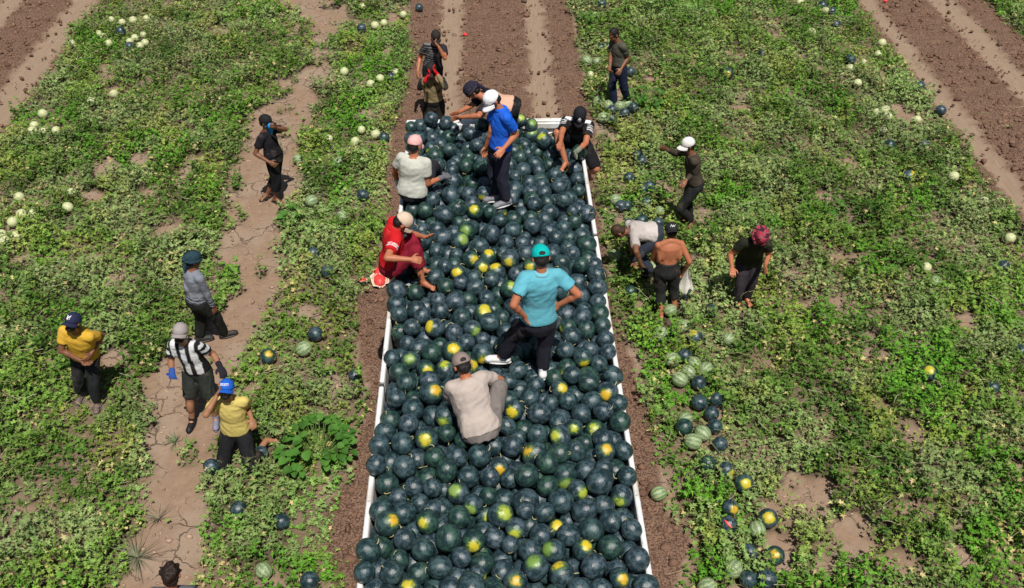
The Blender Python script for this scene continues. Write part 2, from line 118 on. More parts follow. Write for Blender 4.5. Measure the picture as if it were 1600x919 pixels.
 (-1.058,6.728,2.224,0.106,'P',0.00,0.00,-1.00),(1.265,6.571,2.295,0.108,'P',0.00,0.00,-1.00),(0.633,6.574,2.300,0.083,'P',0.00,0.00,-1.00),(-0.850,6.525,2.370,0.107,'P',0.00,0.00,-1.00),
 (0.127,6.558,2.278,0.095,'P',0.00,0.00,-1.00),(0.799,6.543,2.250,0.093,'L',-0.05,-0.75,0.66),(1.013,6.579,2.171,0.107,'L',-0.12,-0.48,0.87),(-1.089,6.520,2.263,0.110,'P',0.00,0.00,-1.00),
 (-0.067,6.542,2.200,0.117,'L',0.16,-0.95,0.27),(-0.475,6.443,2.318,0.095,'P',0.00,0.00,-1.00),(0.426,6.414,2.299,0.105,'P',0.00,0.00,-1.00),(-0.295,6.567,2.139,0.122,'P',0.00,0.00,-1.00),
 (0.646,6.383,2.306,0.109,'L',-0.55,-0.47,0.69),(-0.667,6.354,2.348,0.121,'Y',-0.04,-0.77,0.63),(1.071,6.356,2.284,0.104,'P',0.00,0.00,-1.00),(-0.303,6.399,2.268,0.092,'P',0.00,0.00,-1.00),
 (0.910,6.407,2.174,0.098,'P',0.00,0.00,-1.00),(-0.898,6.312,2.328,0.115,'P',0.00,0.00,-1.00),(-1.126,6.313,2.306,0.106,'P',0.00,0.00,-1.00),(-0.005,6.334,2.237,0.105,'P',0.00,0.00,-1.00),
 (0.171,6.252,2.324,0.108,'P',0.00,0.00,-1.00),(1.254,6.209,2.272,0.098,'P',0.00,0.00,-1.00),(0.799,6.255,2.232,0.101,'P',0.00,0.00,-1.00),(1.065,6.155,2.321,0.102,'O',0.11,-0.37,0.92),
 (0.623,6.161,2.309,0.115,'P',0.00,0.00,-1.00),(0.389,6.186,2.278,0.125,'O',-0.69,-0.28,0.67),(-0.148,6.169,2.293,0.116,'P',0.00,0.00,-1.00),(-0.368,6.146,2.305,0.106,'P',0.00,0.00,-1.00),
 (-0.578,6.134,2.322,0.105,'P',0.00,0.00,-1.00),(-0.753,6.188,2.243,0.094,'P',0.00,0.00,-1.00),(0.498,5.991,2.378,0.109,'P',0.00,0.00,-1.00),(-1.013,6.145,2.215,0.117,'P',0.00,0.00,-1.00),
 (-1.132,6.028,2.352,0.100,'P',0.00,0.00,-1.00),(0.035,6.091,2.217,0.098,'O',0.12,-0.91,0.39),(-0.861,6.012,2.329,0.116,'P',0.00,0.00,-1.00),(-0.461,5.957,2.335,0.108,'P',0.00,0.00,-1.00),
 (0.879,6.030,2.195,0.113,'P',0.00,0.00,-1.00),(1.167,6.046,2.156,0.121,'P',0.00,0.00,-1.00),(0.301,5.860,2.354,0.115,'P',0.00,0.00,-1.00),(0.662,5.944,2.222,0.123,'G',0.10,-0.99,0.04),
 (1.256,5.883,2.276,0.100,'P',0.00,0.00,-1.00),(-0.258,5.944,2.251,0.110,'P',0.00,0.00,-1.00),(-0.051,5.920,2.266,0.100,'P',0.00,0.00,-1.00),(0.141,5.924,2.232,0.096,'P',0.00,0.00,-1.00),
 (-0.641,5.987,2.178,0.111,'P',0.00,0.00,-1.00),(0.977,5.774,2.353,0.128,'P',0.00,0.00,-1.00),(-1.031,5.916,2.203,0.113,'P',0.00,0.00,-1.00),(0.493,5.804,2.262,0.100,'P',0.00,0.00,-1.00),
 (-0.770,5.837,2.247,0.099,'P',0.00,0.00,-1.00),(-0.587,5.782,2.300,0.093,'P',0.00,0.00,-1.00),(0.777,5.757,2.246,0.100,'L',0.53,-0.73,0.43),(-0.348,5.747,2.257,0.107,'G',-0.36,-0.32,0.88),
 (1.185,5.693,2.227,0.109,'L',-0.36,-0.89,0.28),(-0.065,5.710,2.248,0.088,'P',0.00,0.00,-1.00),(-0.906,5.705,2.260,0.092,'P',0.00,0.00,-1.00),(0.082,5.758,2.111,0.119,'P',0.00,0.00,-1.00),
 (0.609,5.619,2.266,0.120,'P',0.00,0.00,-1.00),(0.280,5.660,2.217,0.128,'P',0.00,0.00,-1.00),(-0.706,5.657,2.233,0.093,'P',0.00,0.00,-1.00),(-0.210,5.601,2.271,0.095,'G',-0.29,-0.93,0.22),
 (1.006,5.589,2.228,0.099,'P',0.00,0.00,-1.00),(-0.586,5.540,2.295,0.087,'P',0.00,0.00,-1.00),(-0.520,5.649,2.136,0.119,'P',0.00,0.00,-1.00),(0.270,5.478,2.327,0.086,'P',0.00,0.00,-1.00),
 (-1.056,5.558,2.259,0.112,'P',0.00,0.00,-1.00),(0.816,5.498,2.268,0.116,'P',0.00,0.00,-1.00),(0.446,5.478,2.284,0.097,'P',0.00,0.00,-1.00),(-0.841,5.517,2.274,0.108,'P',0.00,0.00,-1.00),
 (-0.103,5.614,2.091,0.100,'L',0.45,-0.69,0.57),(0.046,5.510,2.221,0.124,'L',0.31,-0.40,0.87),(-0.333,5.445,2.294,0.106,'P',0.00,0.00,-1.00),(1.174,5.498,2.120,0.114,'P',0.00,0.00,-1.00),
 (1.044,5.388,2.263,0.109,'P',0.00,0.00,-1.00),(-0.616,5.359,2.346,0.104,'Y',-0.38,-0.66,0.65),(-0.973,5.352,2.345,0.116,'O',0.58,-0.25,0.77),(0.180,5.335,2.253,0.099,'L',-0.14,-0.93,0.34),
 (0.558,5.381,2.162,0.097,'Y',-0.05,-0.21,0.98),(1.229,5.295,2.245,0.099,'P',0.00,0.00,-1.00),(0.860,5.268,2.292,0.113,'P',0.00,0.00,-1.00),(0.401,5.270,2.230,0.107,'P',0.00,0.00,-1.00),
 (0.649,5.237,2.265,0.103,'P',0.00,0.00,-1.00),(-0.016,5.268,2.204,0.099,'P',0.00,0.00,-1.00),(-0.425,5.194,2.321,0.122,'P',0.00,0.00,-1.00),(-0.812,5.207,2.305,0.105,'P',0.00,0.00,-1.00),
 (-0.205,5.206,2.256,0.108,'Y',0.04,-0.91,0.41),(0.126,5.161,2.250,0.084,'P',0.00,0.00,-1.00),(1.010,5.108,2.255,0.111,'P',0.00,0.00,-1.00),(-1.041,5.187,2.209,0.109,'P',0.00,0.00,-1.00),
 (-0.645,5.082,2.314,0.104,'P',0.00,0.00,-1.00),(0.769,5.078,2.264,0.097,'Y',0.28,-0.11,0.95),(-1.121,5.054,2.363,0.111,'P',0.00,0.00,-1.00),(0.299,5.089,2.260,0.104,'P',0.00,0.00,-1.00),
 (0.509,5.082,2.255,0.106,'G',-0.69,-0.23,0.69),(1.188,5.127,2.147,0.100,'P',0.00,0.00,-1.00),(-0.310,5.016,2.285,0.092,'P',0.00,0.00,-1.00),(1.237,4.960,2.269,0.113,'P',0.00,0.00,-1.00),
 (-0.856,5.019,2.260,0.094,'P',0.00,0.00,-1.00),(0.046,5.111,2.086,0.105,'P',0.00,0.00,-1.00),(-0.133,5.023,2.167,0.108,'P',0.00,0.00,-1.00),(0.844,4.883,2.299,0.114,'P',0.00,0.00,-1.00),
 (0.341,4.880,2.313,0.116,'G',-0.24,-0.10,0.97),(-0.493,4.919,2.285,0.109,'P',0.00,0.00,-1.00),(0.649,4.970,2.126,0.114,'P',0.00,0.00,-1.00),(-1.035,4.974,2.180,0.107,'P',0.00,0.00,-1.00),
 (1.052,4.919,2.169,0.102,'P',0.00,0.00,-1.00),(0.060,4.924,2.193,0.110,'P',0.00,0.00,-1.00),(-1.139,4.854,2.331,0.093,'P',0.00,0.00,-1.00),(-0.903,4.839,2.333,0.106,'P',0.00,0.00,-1.00),
 (-0.681,4.924,2.193,0.100,'P',0.00,0.00,-1.00),(0.562,4.819,2.275,0.116,'Y',-0.29,0.30,0.91),(1.056,4.764,2.283,0.091,'O',0.30,-0.58,0.76),(0.159,4.755,2.287,0.107,'O',0.01,-0.47,0.88),
 (1.271,4.674,2.298,0.105,'P',0.00,0.00,-1.00),(-0.394,4.734,2.240,0.106,'P',0.00,0.00,-1.00),(-0.217,4.642,2.368,0.131,'P',0.00,0.00,-1.00),(0.696,4.642,2.320,0.103,'P',0.00,0.00,-1.00),
 (0.892,4.663,2.267,0.102,'P',0.00,0.00,-1.00),(-0.750,4.729,2.228,0.110,'Y',-0.08,-0.07,0.99),(-1.010,12.500,2.309,0.105,'P',0.20,-0.50,0.80),(-0.844,12.500,2.424,0.105,'P',0.20,-0.50,0.80),
 (-0.631,12.500,2.357,0.105,'P',0.20,-0.50,0.80),(-0.902,12.500,2.222,0.105,'P',0.20,-0.50,0.80),(-0.705,12.500,2.175,0.105,'P',0.20,-0.50,0.80),(0.453,12.500,2.383,0.105,'L',0.20,-0.50,0.80),
 (0.624,12.500,2.295,0.105,'G',0.20,-0.50,0.80),(0.293,12.500,2.364,0.105,'P',0.20,-0.50,0.80),(0.397,12.500,2.190,0.105,'P',0.20,-0.50,0.80),(0.778,12.500,2.141,0.105,'P',0.20,-0.50,0.80),
]
BURIED_SEEN = 602
# the buried rest of the load: x, y, z, radius in centimetres
BURIED = [
 (93,996,225,11),(30,658,218,11),(10,1081,227,10),(30,1017,225,11),(79,740,226,10),(11,824,226,9),(-85,918,221,9),(85,805,226,10),(39,961,228,10),(27,715,218,11),
 (-106,956,222,11),(-1,1026,231,9),(43,1160,230,10),(-62,851,229,10),(31,544,214,11),(-72,1147,227,10),(104,597,230,9),(-11,782,230,9),(89,1111,232,10),(-35,491,212,11),
 (101,729,220,13),(-17,486,225,8),(-95,792,218,9),(-89,1153,219,10),(9,1135,229,10),(-60,1233,221,11),(86,708,214,12),(100,1196,219,11),(6,711,218,10),(-60,523,218,11),
 (-67,927,222,12),(61,745,216,11),(118,1134,226,10),(-15,1234,218,12),(-21,894,228,10),(67,551,211,8),(-29,1073,228,10),(55,949,221,12),(-28,1253,215,11),(-75,536,220,9),
 (119,1083,224,9),(53,1096,230,10),(-28,856,226,10),(7,1116,224,9),(-11,541,209,11),(-104,476,219,11),(63,969,221,10),(-68,994,227,11),(35,1107,232,9),(-96,1092,228,10),
 (-49,586,216,9),(68,672,215,13),(24,642,226,8),(99,976,224,10),(72,1069,231,10),(3,731,221,11),(86,1181,218,10),(-103,1230,222,11),(-114,1243,233,9),(-83,698,223,11),
 (83,1145,226,10),(118,1212,219,11),(-73,1256,221,10),(11,1045,219,11),(-85,940,222,10),(98,622,213,11),(117,995,212,12),(49,784,220,11),(-58,781,224,9),(35,1186,224,11),
 (29,1140,230,9),(-113,1214,231,10),(-102,1047,222,10),(-110,1195,227,10),(-24,1052,226,11),(5,1211,223,9),(-75,799,217,11),(96,955,223,11),(69,775,224,11),(-103,1112,221,12),
 (-43,943,225,9),(-4,473,221,11),(107,1026,231,8),(116,1178,220,12),(68,1133,225,9),(75,1050,228,10),(-5,1196,216,10),(-54,481,210,11),(55,1055,230,11),(8,671,213,12),
 (52,1019,224,11),(63,1155,222,11),(-50,542,217,11),(125,916,227,10),(8,1230,220,11),(-53,1252,224,9),(-52,1130,229,9),(119,935,221,11),(118,646,213,11),(-44,1239,207,10),
 (-89,999,222,11),(70,1088,230,10),(-24,1112,218,9),(39,751,210,13),(51,1200,225,10),(-14,582,210,11),(24,499,207,12),(-41,1011,225,9),(93,1214,226,10),(-8,1106,222,9),
 (-104,693,218,10),(18,1066,215,11),(-84,1238,217,10),(32,480,206,10),(24,1124,226,9),(-73,1074,233,9),(-54,958,213,13),(69,1111,221,13),(-74,509,210,10),(69,1192,218,10),
 (-71,1213,221,10),(55,1178,225,9),(19,1199,216,11),(-31,555,209,12),(-108,1028,224,9),(-105,538,215,10),(23,522,208,11),(-103,714,217,11),(15,942,227,9),(-102,906,206,12),
 (68,796,215,11),(1,840,223,10),(41,578,208,10),(111,530,206,11),(54,1076,226,11),(-45,924,224,10),(-29,1129,208,12),(-14,520,206,10),(14,1154,228,9),(-30,1169,226,9),
 (40,1059,216,10),(-77,857,214,12),(-102,1254,220,12),(-84,1198,224,10),(90,576,213,8),(11,623,215,8),(-87,1076,222,10),(105,1061,226,11),(-54,655,214,12),(22,608,213,11),
 (-25,836,223,10),(42,1038,217,11),(29,681,214,10),(106,839,222,9),(-75,1092,225,11),(-47,993,222,10),(27,784,218,10),(-13,749,209,11),(9,1176,222,10),(-102,930,211,12),
 (103,915,221,13),(-52,1148,226,9),(-24,1003,223,10),(100,1168,210,11),(-50,694,210,11),(-107,1132,222,8),(92,1045,218,11),(121,496,207,8),(-75,1016,217,12),(117,1156,215,11),
 (119,666,210,10),(-83,606,211,11),(59,520,207,9),(65,892,210,11),(98,1025,214,11),(-1,790,217,9),(52,698,220,8),(0,460,236,9),(-43,674,208,11),(100,784,212,11),
 (49,458,231,11),(116,1041,219,13),(22,628,205,8),(52,653,213,12),(43,493,214,9),(-106,1175,223,11),(-1,994,219,12),(118,1017,209,11),(94,524,211,9),(41,1251,211,10),
 (-15,1040,210,11),(-85,726,217,11),(-77,660,219,10),(-11,1172,211,13),(-68,876,213,10),(-53,764,212,12),(118,476,213,11),(40,597,219,11),(-38,1184,216,11),(2,596,206,10),
 (25,588,208,9),(6,955,214,12),(62,847,208,11),(-47,1166,220,10),(23,1107,215,12),(101,1109,215,11),(74,615,206,10),(-88,527,212,9),(24,850,218,11),(-89,1030,212,9),
 (-52,530,192,12),(58,925,222,10),(-104,1208,214,10),(-55,1081,226,12),(97,1147,211,11),(102,507,201,12),(-32,1223,208,10),(-85,819,215,11),(-51,809,224,9),(-102,774,211,12),
 (56,766,209,10),(-11,1013,210,11),(-67,1062,217,12),(43,978,224,8),(-30,1025,215,11),(1,816,210,11),(-7,1042,226,8),(-32,532,210,12),(102,873,204,13),(-86,488,213,10),
 (118,793,210,10),(-41,1148,209,11),(-54,628,219,9),(-19,1150,211,11),(-29,618,208,11),(9,895,212,12),(-5,770,209,11),(53,631,215,10),(-65,1039,221,11),(-37,1088,221,8),
 (75,535,212,11),(-5,719,201,12),(-32,965,214,9),(-39,637,210,11),(21,994,219,10),(79,860,212,10),(-28,765,213,12),(-46,1257,208,9),(-9,620,209,9),(-104,572,211,11),
 (50,495,195,12),(9,1014,220,11),(-89,1182,214,10),(-103,879,215,12),(-66,617,208,10),(29,887,215,10),(-65,709,210,11),(52,734,200,11),(-47,724,216,9),(-22,984,209,13),
 (118,736,206,10),(-49,844,217,8),(64,997,213,10),(-101,818,199,12),(102,676,208,10),(-81,1140,208,9),(-3,1155,221,9),(42,1001,213,12),(-82,746,209,10),(26,1166,217,11),
 (2,1030,210,10),(-95,1128,210,10),(-11,885,212,11),(75,475,216,10),(119,1068,211,9),(-23,502,197,12),(-53,1023,210,12),(85,656,209,8),(-12,667,200,12),(-35,577,203,12),
 (77,950,223,10),(87,1067,217,11),(-16,603,209,9),(103,1128,211,9),(-5,1253,207,13),(53,982,210,10),(23,912,207,9),(40,921,217,10),(103,1245,203,10),(-104,633,211,10),
 (67,695,210,11),(17,556,202,11),(-8,1122,212,11),(79,779,202,13),(14,976,216,10),(-57,1196,218,12),(-103,1082,210,11),(-41,869,218,10),(-103,751,208,11),(-34,512,213,10),
 (-73,641,216,9),(108,456,229,11),(-81,959,213,11),(34,800,217,8),(-70,551,209,11),(28,1235,208,11),(-90,548,206,10),(-79,977,222,9),(15,1087,209,11),(-3,504,190,10),
 (102,588,214,10),(-68,835,215,12),(-23,868,211,9),(38,775,202,12),(-4,973,209,9),(-66,580,209,9),(79,728,210,10),(-105,830,216,9),(64,716,207,9),(-19,637,207,10),
 (23,932,211,11),(83,1205,210,11),(82,489,207,8),(-53,504,210,11),(-21,1190,208,9),(-3,1059,217,8),(-104,1145,209,10),(78,514,206,11),(62,1210,210,11),(-105,731,207,9),
 (-102,856,212,12),(97,546,209,9),(-87,587,209,9),(46,558,209,10),(-34,1204,209,10),(26,1049,207,9),(-66,905,214,11),(49,1231,209,10),(-92,462,230,11),(35,640,209,10),
 (74,758,209,9),(-103,1040,201,11),(-97,662,207,10),(-4,1089,216,10),(37,604,190,10),(63,1038,213,11),(-99,969,208,10),(118,614,191,11),(65,914,206,11),(42,511,207,10),
 (118,901,208,11),(-72,530,202,11),(-20,1235,198,9),(-1,1140,208,10),(119,625,208,10),(-45,908,210,11),(-70,1181,208,11),(-60,492,192,12),(67,563,191,11),(-61,1138,208,11),
 (8,534,206,9),(-57,468,223,8),(14,647,208,12),(-31,885,208,10),(49,682,212,10),(-34,597,207,9),(71,640,209,12),(67,1173,212,10),(15,1248,209,8),(61,870,213,12),
 (103,565,202,12),(119,574,190,10),(118,1096,209,11),(-85,1165,202,12),(51,576,190,10),(85,1094,217,11),(-33,925,208,10),(-103,604,201,11),(89,746,210,10),(-51,935,209,10),
 (-50,888,216,12),(28,962,212,10),(-83,680,210,11),(18,698,204,12),(119,882,213,9),(-106,1166,207,8),(84,1128,215,10),(118,772,211,11),(79,564,208,10),(80,1032,207,9),
 (-21,1096,213,8),(104,549,189,9),(86,686,212,10),(121,753,208,8),(35,849,192,12),(-16,730,215,9),(-83,568,208,11),(79,1012,212,11),(72,540,189,9),(2,524,191,11),
 (27,868,203,12),(-9,905,209,10),(70,936,209,11),(12,783,205,10),(31,946,221,8),(85,818,206,10),(-92,510,207,9),(-68,1117,208,9),(90,766,217,10),(-105,990,212,10),
 (3,1107,210,9),(56,612,211,9),(83,973,211,11),(-18,554,191,10),(-33,730,208,9),(-26,909,217,9),(-65,1160,211,11),(62,1172,191,11),(117,922,203,11),(-33,946,208,10),
 (119,1138,206,10),(2,632,205,8),(-85,519,190,10),(-53,841,199,10),(-85,628,207,11),(0,1073,205,10),(-52,1213,202,12),(119,582,207,10),(-20,821,212,10),(5,880,190,10),
 (35,1105,197,10),(87,632,189,9),(-37,628,191,11),(-1,566,191,11),(-51,667,191,11),(38,948,207,8),(-40,1102,208,11),(119,1230,211,9),(17,598,191,11),(120,818,208,9),
 (-83,497,193,13),(-29,1052,205,9),(-66,814,202,12),(-19,573,190,10),(35,1075,202,12),(-25,649,190,10),(-86,894,190,10),(97,1208,190,10),(-17,849,210,10),(85,901,212,11),
 (52,827,209,11),(118,1177,191,11),(-17,614,191,10),(-87,767,191,11),(-85,1110,211,9),(24,734,209,10),(-45,979,208,11),(1,545,191,11),(84,672,198,11),(119,838,206,10),
 (-76,764,208,10),(-81,914,191,11),(66,1234,197,11),(-60,919,197,12),(84,505,189,9),(119,593,190,10),(-26,719,193,11),(104,730,191,11),(-103,1237,200,11),(119,539,190,10),
 (80,920,218,10),(116,1117,199,12),(-103,700,191,11),(21,537,191,11),(19,1142,212,11),(-85,876,205,9),(103,807,209,11),(46,1108,215,11),(39,1021,206,9),(-40,829,210,11),
 (-19,594,191,11),(-81,1046,208,9),(-104,979,191,11),(37,923,197,11),(80,588,206,9),(-87,1253,202,13),(116,1035,194,12),(-81,928,206,10),(-20,785,213,10),(67,1060,213,10),
 (-3,1215,203,12),(82,650,191,11),(1,1005,191,11),(48,514,189,9),(58,1014,202,12),(-105,665,190,10),(-43,1065,212,12),(-36,607,191,11),(82,879,216,11),(-92,1221,205,10),
 (104,758,208,9),(-18,1066,211,10),(-38,748,207,9),(101,1218,208,10),(84,737,191,11),(-64,1255,202,11),(43,531,203,10),(-33,803,216,11),(-54,616,191,11),(-20,952,191,11),
 (-89,839,206,11),(-103,624,191,11),(-2,1094,195,12),(-50,1120,212,11),(98,898,194,11),(-103,681,201,11),(117,1195,204,12),(80,1158,211,10),(12,1255,191,11),(-49,725,196,12),
 (101,1227,190,10),(21,1008,201,13),(86,554,191,11),(-7,789,197,11),(-104,1061,207,10),(-64,730,211,10),(-15,772,190,10),(-13,926,209,11),(-66,1082,208,10),(86,693,192,11),
 (33,981,207,10),(-50,747,191,11),(102,696,205,10),(6,850,207,10),(117,1214,191,11),(117,1154,192,12),(33,505,189,9),(44,1123,191,11),(50,696,196,11),(-87,1203,207,9),
 (9,663,191,11),(-13,803,210,9),(-102,1178,192,12),(118,1006,190,10),(103,639,199,12),(7,1158,206,9),(-104,1014,211,10),(72,1209,191,11),(59,528,190,10),(69,1255,191,11),
 (21,807,205,12),(47,1166,210,11),(-13,946,209,10),(18,1219,207,9),(88,955,206,8),(51,1188,207,12),(100,750,191,11),(-32,737,190,10),(94,476,209,11),(-65,748,207,9),
 (69,957,206,11),(38,1210,208,13),(16,577,190,10),(82,993,207,9),(-66,513,191,11),(82,1053,199,12),(-103,646,194,12),(-85,948,191,11),(7,1236,199,11),(-104,939,191,10),
 (75,925,189,9),(-54,991,192,12),(-86,986,204,12),(50,935,206,10),(-56,796,209,10),(54,594,202,12),(49,867,194,12),(98,1005,207,10),(-103,797,191,11),(21,1030,210,10),
 (89,535,197,10),(118,692,191,11),(-7,485,202,12),(80,1227,213,11),(46,713,207,9),(60,943,191,11),(71,1141,208,10),(-105,1190,210,9),(24,650,189,9),(63,811,205,8),
 (-88,1059,217,8),(-60,1100,208,10),(16,510,190,10),(104,827,207,10),(85,573,190,10),(-52,596,199,11),(85,615,189,9),(34,689,190,10),(39,620,205,11),(-47,611,213,10),
 (-47,813,207,8),(21,766,211,10),(-103,412,209,10),(-64,439,209,11),(-6,434,204,11),(89,501,215,8),(119,858,207,10),(99,604,199,12),(-103,485,199,12),(-8,833,206,9),
 (20,949,198,11),(58,1093,205,10),(113,430,236,10),(-47,455,211,12),(43,446,213,11),(75,442,203,8),(87,1092,197,10),(-103,457,209,11),(80,420,229,12),(57,438,205,8),
 (12,1124,206,10),(9,759,196,10),(-2,461,203,11),(8,1185,202,12),(91,936,211,11),(-6,866,200,12),(33,459,201,11),(52,1052,200,12),(-32,815,197,11),(-81,650,200,11),
 (-18,428,220,10),(102,1081,211,11),(-69,691,206,8),(-40,430,226,10),(-52,550,198,10),(-97,950,206,9),(-67,816,222,8),(-28,441,209,10),(-102,436,216,11),(-85,410,214,8),
 (30,462,221,9),(-40,1038,204,9),(64,454,213,12),(-83,450,214,12),(15,832,208,11),(-103,526,198,11),(-37,868,197,11),(-3,413,219,11),(103,437,209,9),(103,714,205,9),
 (-60,1003,209,10),(18,432,233,9),(103,966,207,10),(-72,478,203,10),(104,1060,205,9),(-72,1199,205,8),(32,1155,200,11),(-48,1085,205,9),(71,830,205,9),(-10,450,220,12),
 (16,469,209,10),(40,413,206,11),(-2,429,233,11),(120,718,211,9),(38,698,212,9),(-88,470,208,9),(72,442,231,12),(-91,646,218,10),(16,413,229,11),(46,798,202,12),
 (13,451,224,11),(86,799,208,9),(94,438,227,12),(99,985,206,9),(83,1175,196,12),(30,429,217,11),(-84,1071,201,13),(62,575,207,10),(5,739,200,11),(-65,453,224,10),
 (120,974,208,9),(-104,870,195,10),(-65,979,209,10),(33,824,207,9),(119,435,218,9),(44,1144,215,12),(-43,412,213,10),(-67,780,208,9),(-86,709,203,12),(-110,419,226,10),
 (38,412,227,10),(-30,1082,205,10),(-98,1100,205,8),(103,848,208,8),(-22,439,234,9),(67,425,203,9),(-28,413,228,11),(108,947,209,10),(-38,473,199,11),(-83,1092,206,9),
 (-84,788,201,12),(54,1072,207,9),(47,469,213,10),(32,1126,209,10),(1,1051,204,8),(10,429,217,9),(-88,439,231,10),(117,415,213,12),(-38,1005,204,13),(-36,849,206,10),
 (52,429,226,12),(-40,783,212,10),(-69,943,205,10),(-83,428,208,11),(-56,859,209,10),(-60,635,202,11),(95,412,216,10),(47,963,207,10),(29,667,199,11),(-8,413,198,11),
 (-74,429,225,8),(-72,1226,204,11),(-111,453,228,10),(-68,667,202,10),(10,969,196,11),(59,412,214,10),(89,854,197,10),(52,1258,199,8),(48,905,213,9),(-28,903,197,12),
 (-26,459,207,8),(90,454,208,12),(-21,1109,196,13),(-67,460,205,9),(116,453,207,13),(44,889,199,13),(62,472,200,11),(-45,431,208,9),(32,445,231,10),(72,1079,208,10),
 (-90,415,232,12),(-32,1166,208,10),(57,545,198,10),(18,413,207,11),(91,918,201,11),(4,936,207,9),(-36,448,229,9),(77,411,210,9),(-58,420,225,10),(-29,422,207,8),
 (119,686,211,10),(-50,1174,200,12),(-23,475,212,10),(84,1111,202,11),(56,1126,208,11),(7,615,200,10),(-67,413,206,11),(85,428,207,10),(-69,961,197,10),(-55,1048,205,9),
 (19,442,204,11),(-87,1016,199,11),(-72,1031,205,8),(-104,428,196,10),
]
PATH = [[25.243, -5.4, -3.711], [22.72, -5.005, -3.444], [21.407, -4.083, -3.232], [20.817, -3.829, -3.536], [20.058, -3.847, -3.733], [19.423, -3.82, -3.486], [18.674, -4.073, -3.26], [17.83, -4.041, -3.451], [17.045, -4.621, -3.478], [16.3, -4.55, -3.601], [15.372, -4.56, -3.553], [14.513, -4.627, -3.486], [13.715, -4.524, -3.512], [12.971, -4.449, -3.472], [12.446, -4.373, -3.442], [11.622, -3.877, -3.361], [11.018, -4.08, -3.407], [10.318, -4.351, -3.656], [9.668, -4.843, -3.576], [9.056, -4.62, -3.63], [8.485, -4.429, -3.723], [7.951, -4.291, -3.648], [7.356, -4.23, -3.557], [6.805, -4.255, -3.532], [6.3, -4.187, -3.489], [5.661, -4.11, -3.389]]
LEFT_EDGE = [[-1.973, 24.29], [-1.883, 22.656], [-1.695, 19.217], [-1.893, 16.484], [-1.84, 14.248], [-1.796, 12.389], [-2.08, 11.272], [-1.918, 9.993], [-1.736, 9.475], [-1.758, 8.313], [-1.828, 7.791], [-2.086, 7.306], [-2.014, 6.843], [-1.797, 6.245], [-1.774, 5.607]]
RIGHT_EDGE = [[1.974, 24.182], [1.987, 22.551], [1.975, 19.117], [2.064, 16.376], [1.911, 14.146], [1.835, 12.29], [1.867, 10.72], [2.027, 9.373], [2.083, 8.209], [2.054, 7.194], [2.3, 6.726], [1.968, 6.143], [1.869, 5.508]]
FIELD_RIGHT = [[8.715, 23.999], [8.807, 22.365], [8.792, 19.24], [9.017, 15.824], [9.042, 13.076]]
FIELD_LEFT = [[-9.29, 24.488], [-9.296, 22.857], [-9.29, 20.207], [-9.316, 18.258], [-9.37, 16.323]]
FAR_RIGHT = [[12.003, 23.91], [12.085, 22.276], [12.274, 20.383]]
BARE = [[-7.028, 15.188, 0.316, 0.375], [-6.898, 14.184, 0.246, 0.215], [-5.889, 11.842, 0.28, 0.256], [-7.519, 12.376, 0.226, 0.197], [-6.365, 12.428, 0.186, 0.165], [-6.514, 15.438, 0.213, 0.227], [3.634, 13.317, 0.273, 0.279], [3.873, 7.436, 0.355, 0.379], [4.461, 7.671, 0.201, 0.205], [4.274, 6.672, 0.338, 0.54], [4.561, 6.401, 0.295, 0.295], [3.256, 6.523, 0.222, 0.297], [6.25, 10.177, 0.233, 0.209], [6.973, 10.581, 0.267, 0.214], [7.041, 19.288, 0.336, 0.314], [6.626, 14.861, 0.188, 0.225], [5.866, 13.838, 0.202, 0.179], [-7.669, 14.008, 0.222, 0.178], [-5.389, 15.408, 0.178, 0.227], [-5.428, 13.192, 0.161, 0.171], [-4.878, 12.644, 0.209, 0.167], [-6.296, 9.981, 0.163, 0.203], [-5.383, 10.087, 0.228, 0.219], [-5.098, 7.017, 0.151, 0.181], [3.463, 18.336, 0.189, 0.172], [4.76, 10.936, 0.145, 0.124], [4.467, 19.049, 0.194, 0.222], [5.2, 17.587, 0.184, 0.21], [-2.449, 11.435, 0.099, 0.126], [-1.905, 8.537, 0.126, 0.134], [2.702, 8.192, 0.165, 0.264], [2.889, 8.748, 0.154, 0.192], [3.764, 6.337, 0.22, 0.234], [5.368, 6.466, 0.148, 0.166], [5.235, 8.801, 0.121, 0.138], [-2.128, 9.424, 0.159, 0.127], [-2.313, 9.873, 0.127, 0.13], [4.762, 11.713, 0.141, 0.129], [-2.462, 17.002, 0.178, 0.183], [-4.258, 18.402, 0.161, 0.172]]
RUTS = [[-1.103, -0.557], [0.848, 1.394], [9.041, 9.541], [10.789, 11.461], [-10.124, -9.406], [-11.872, -11.247]]
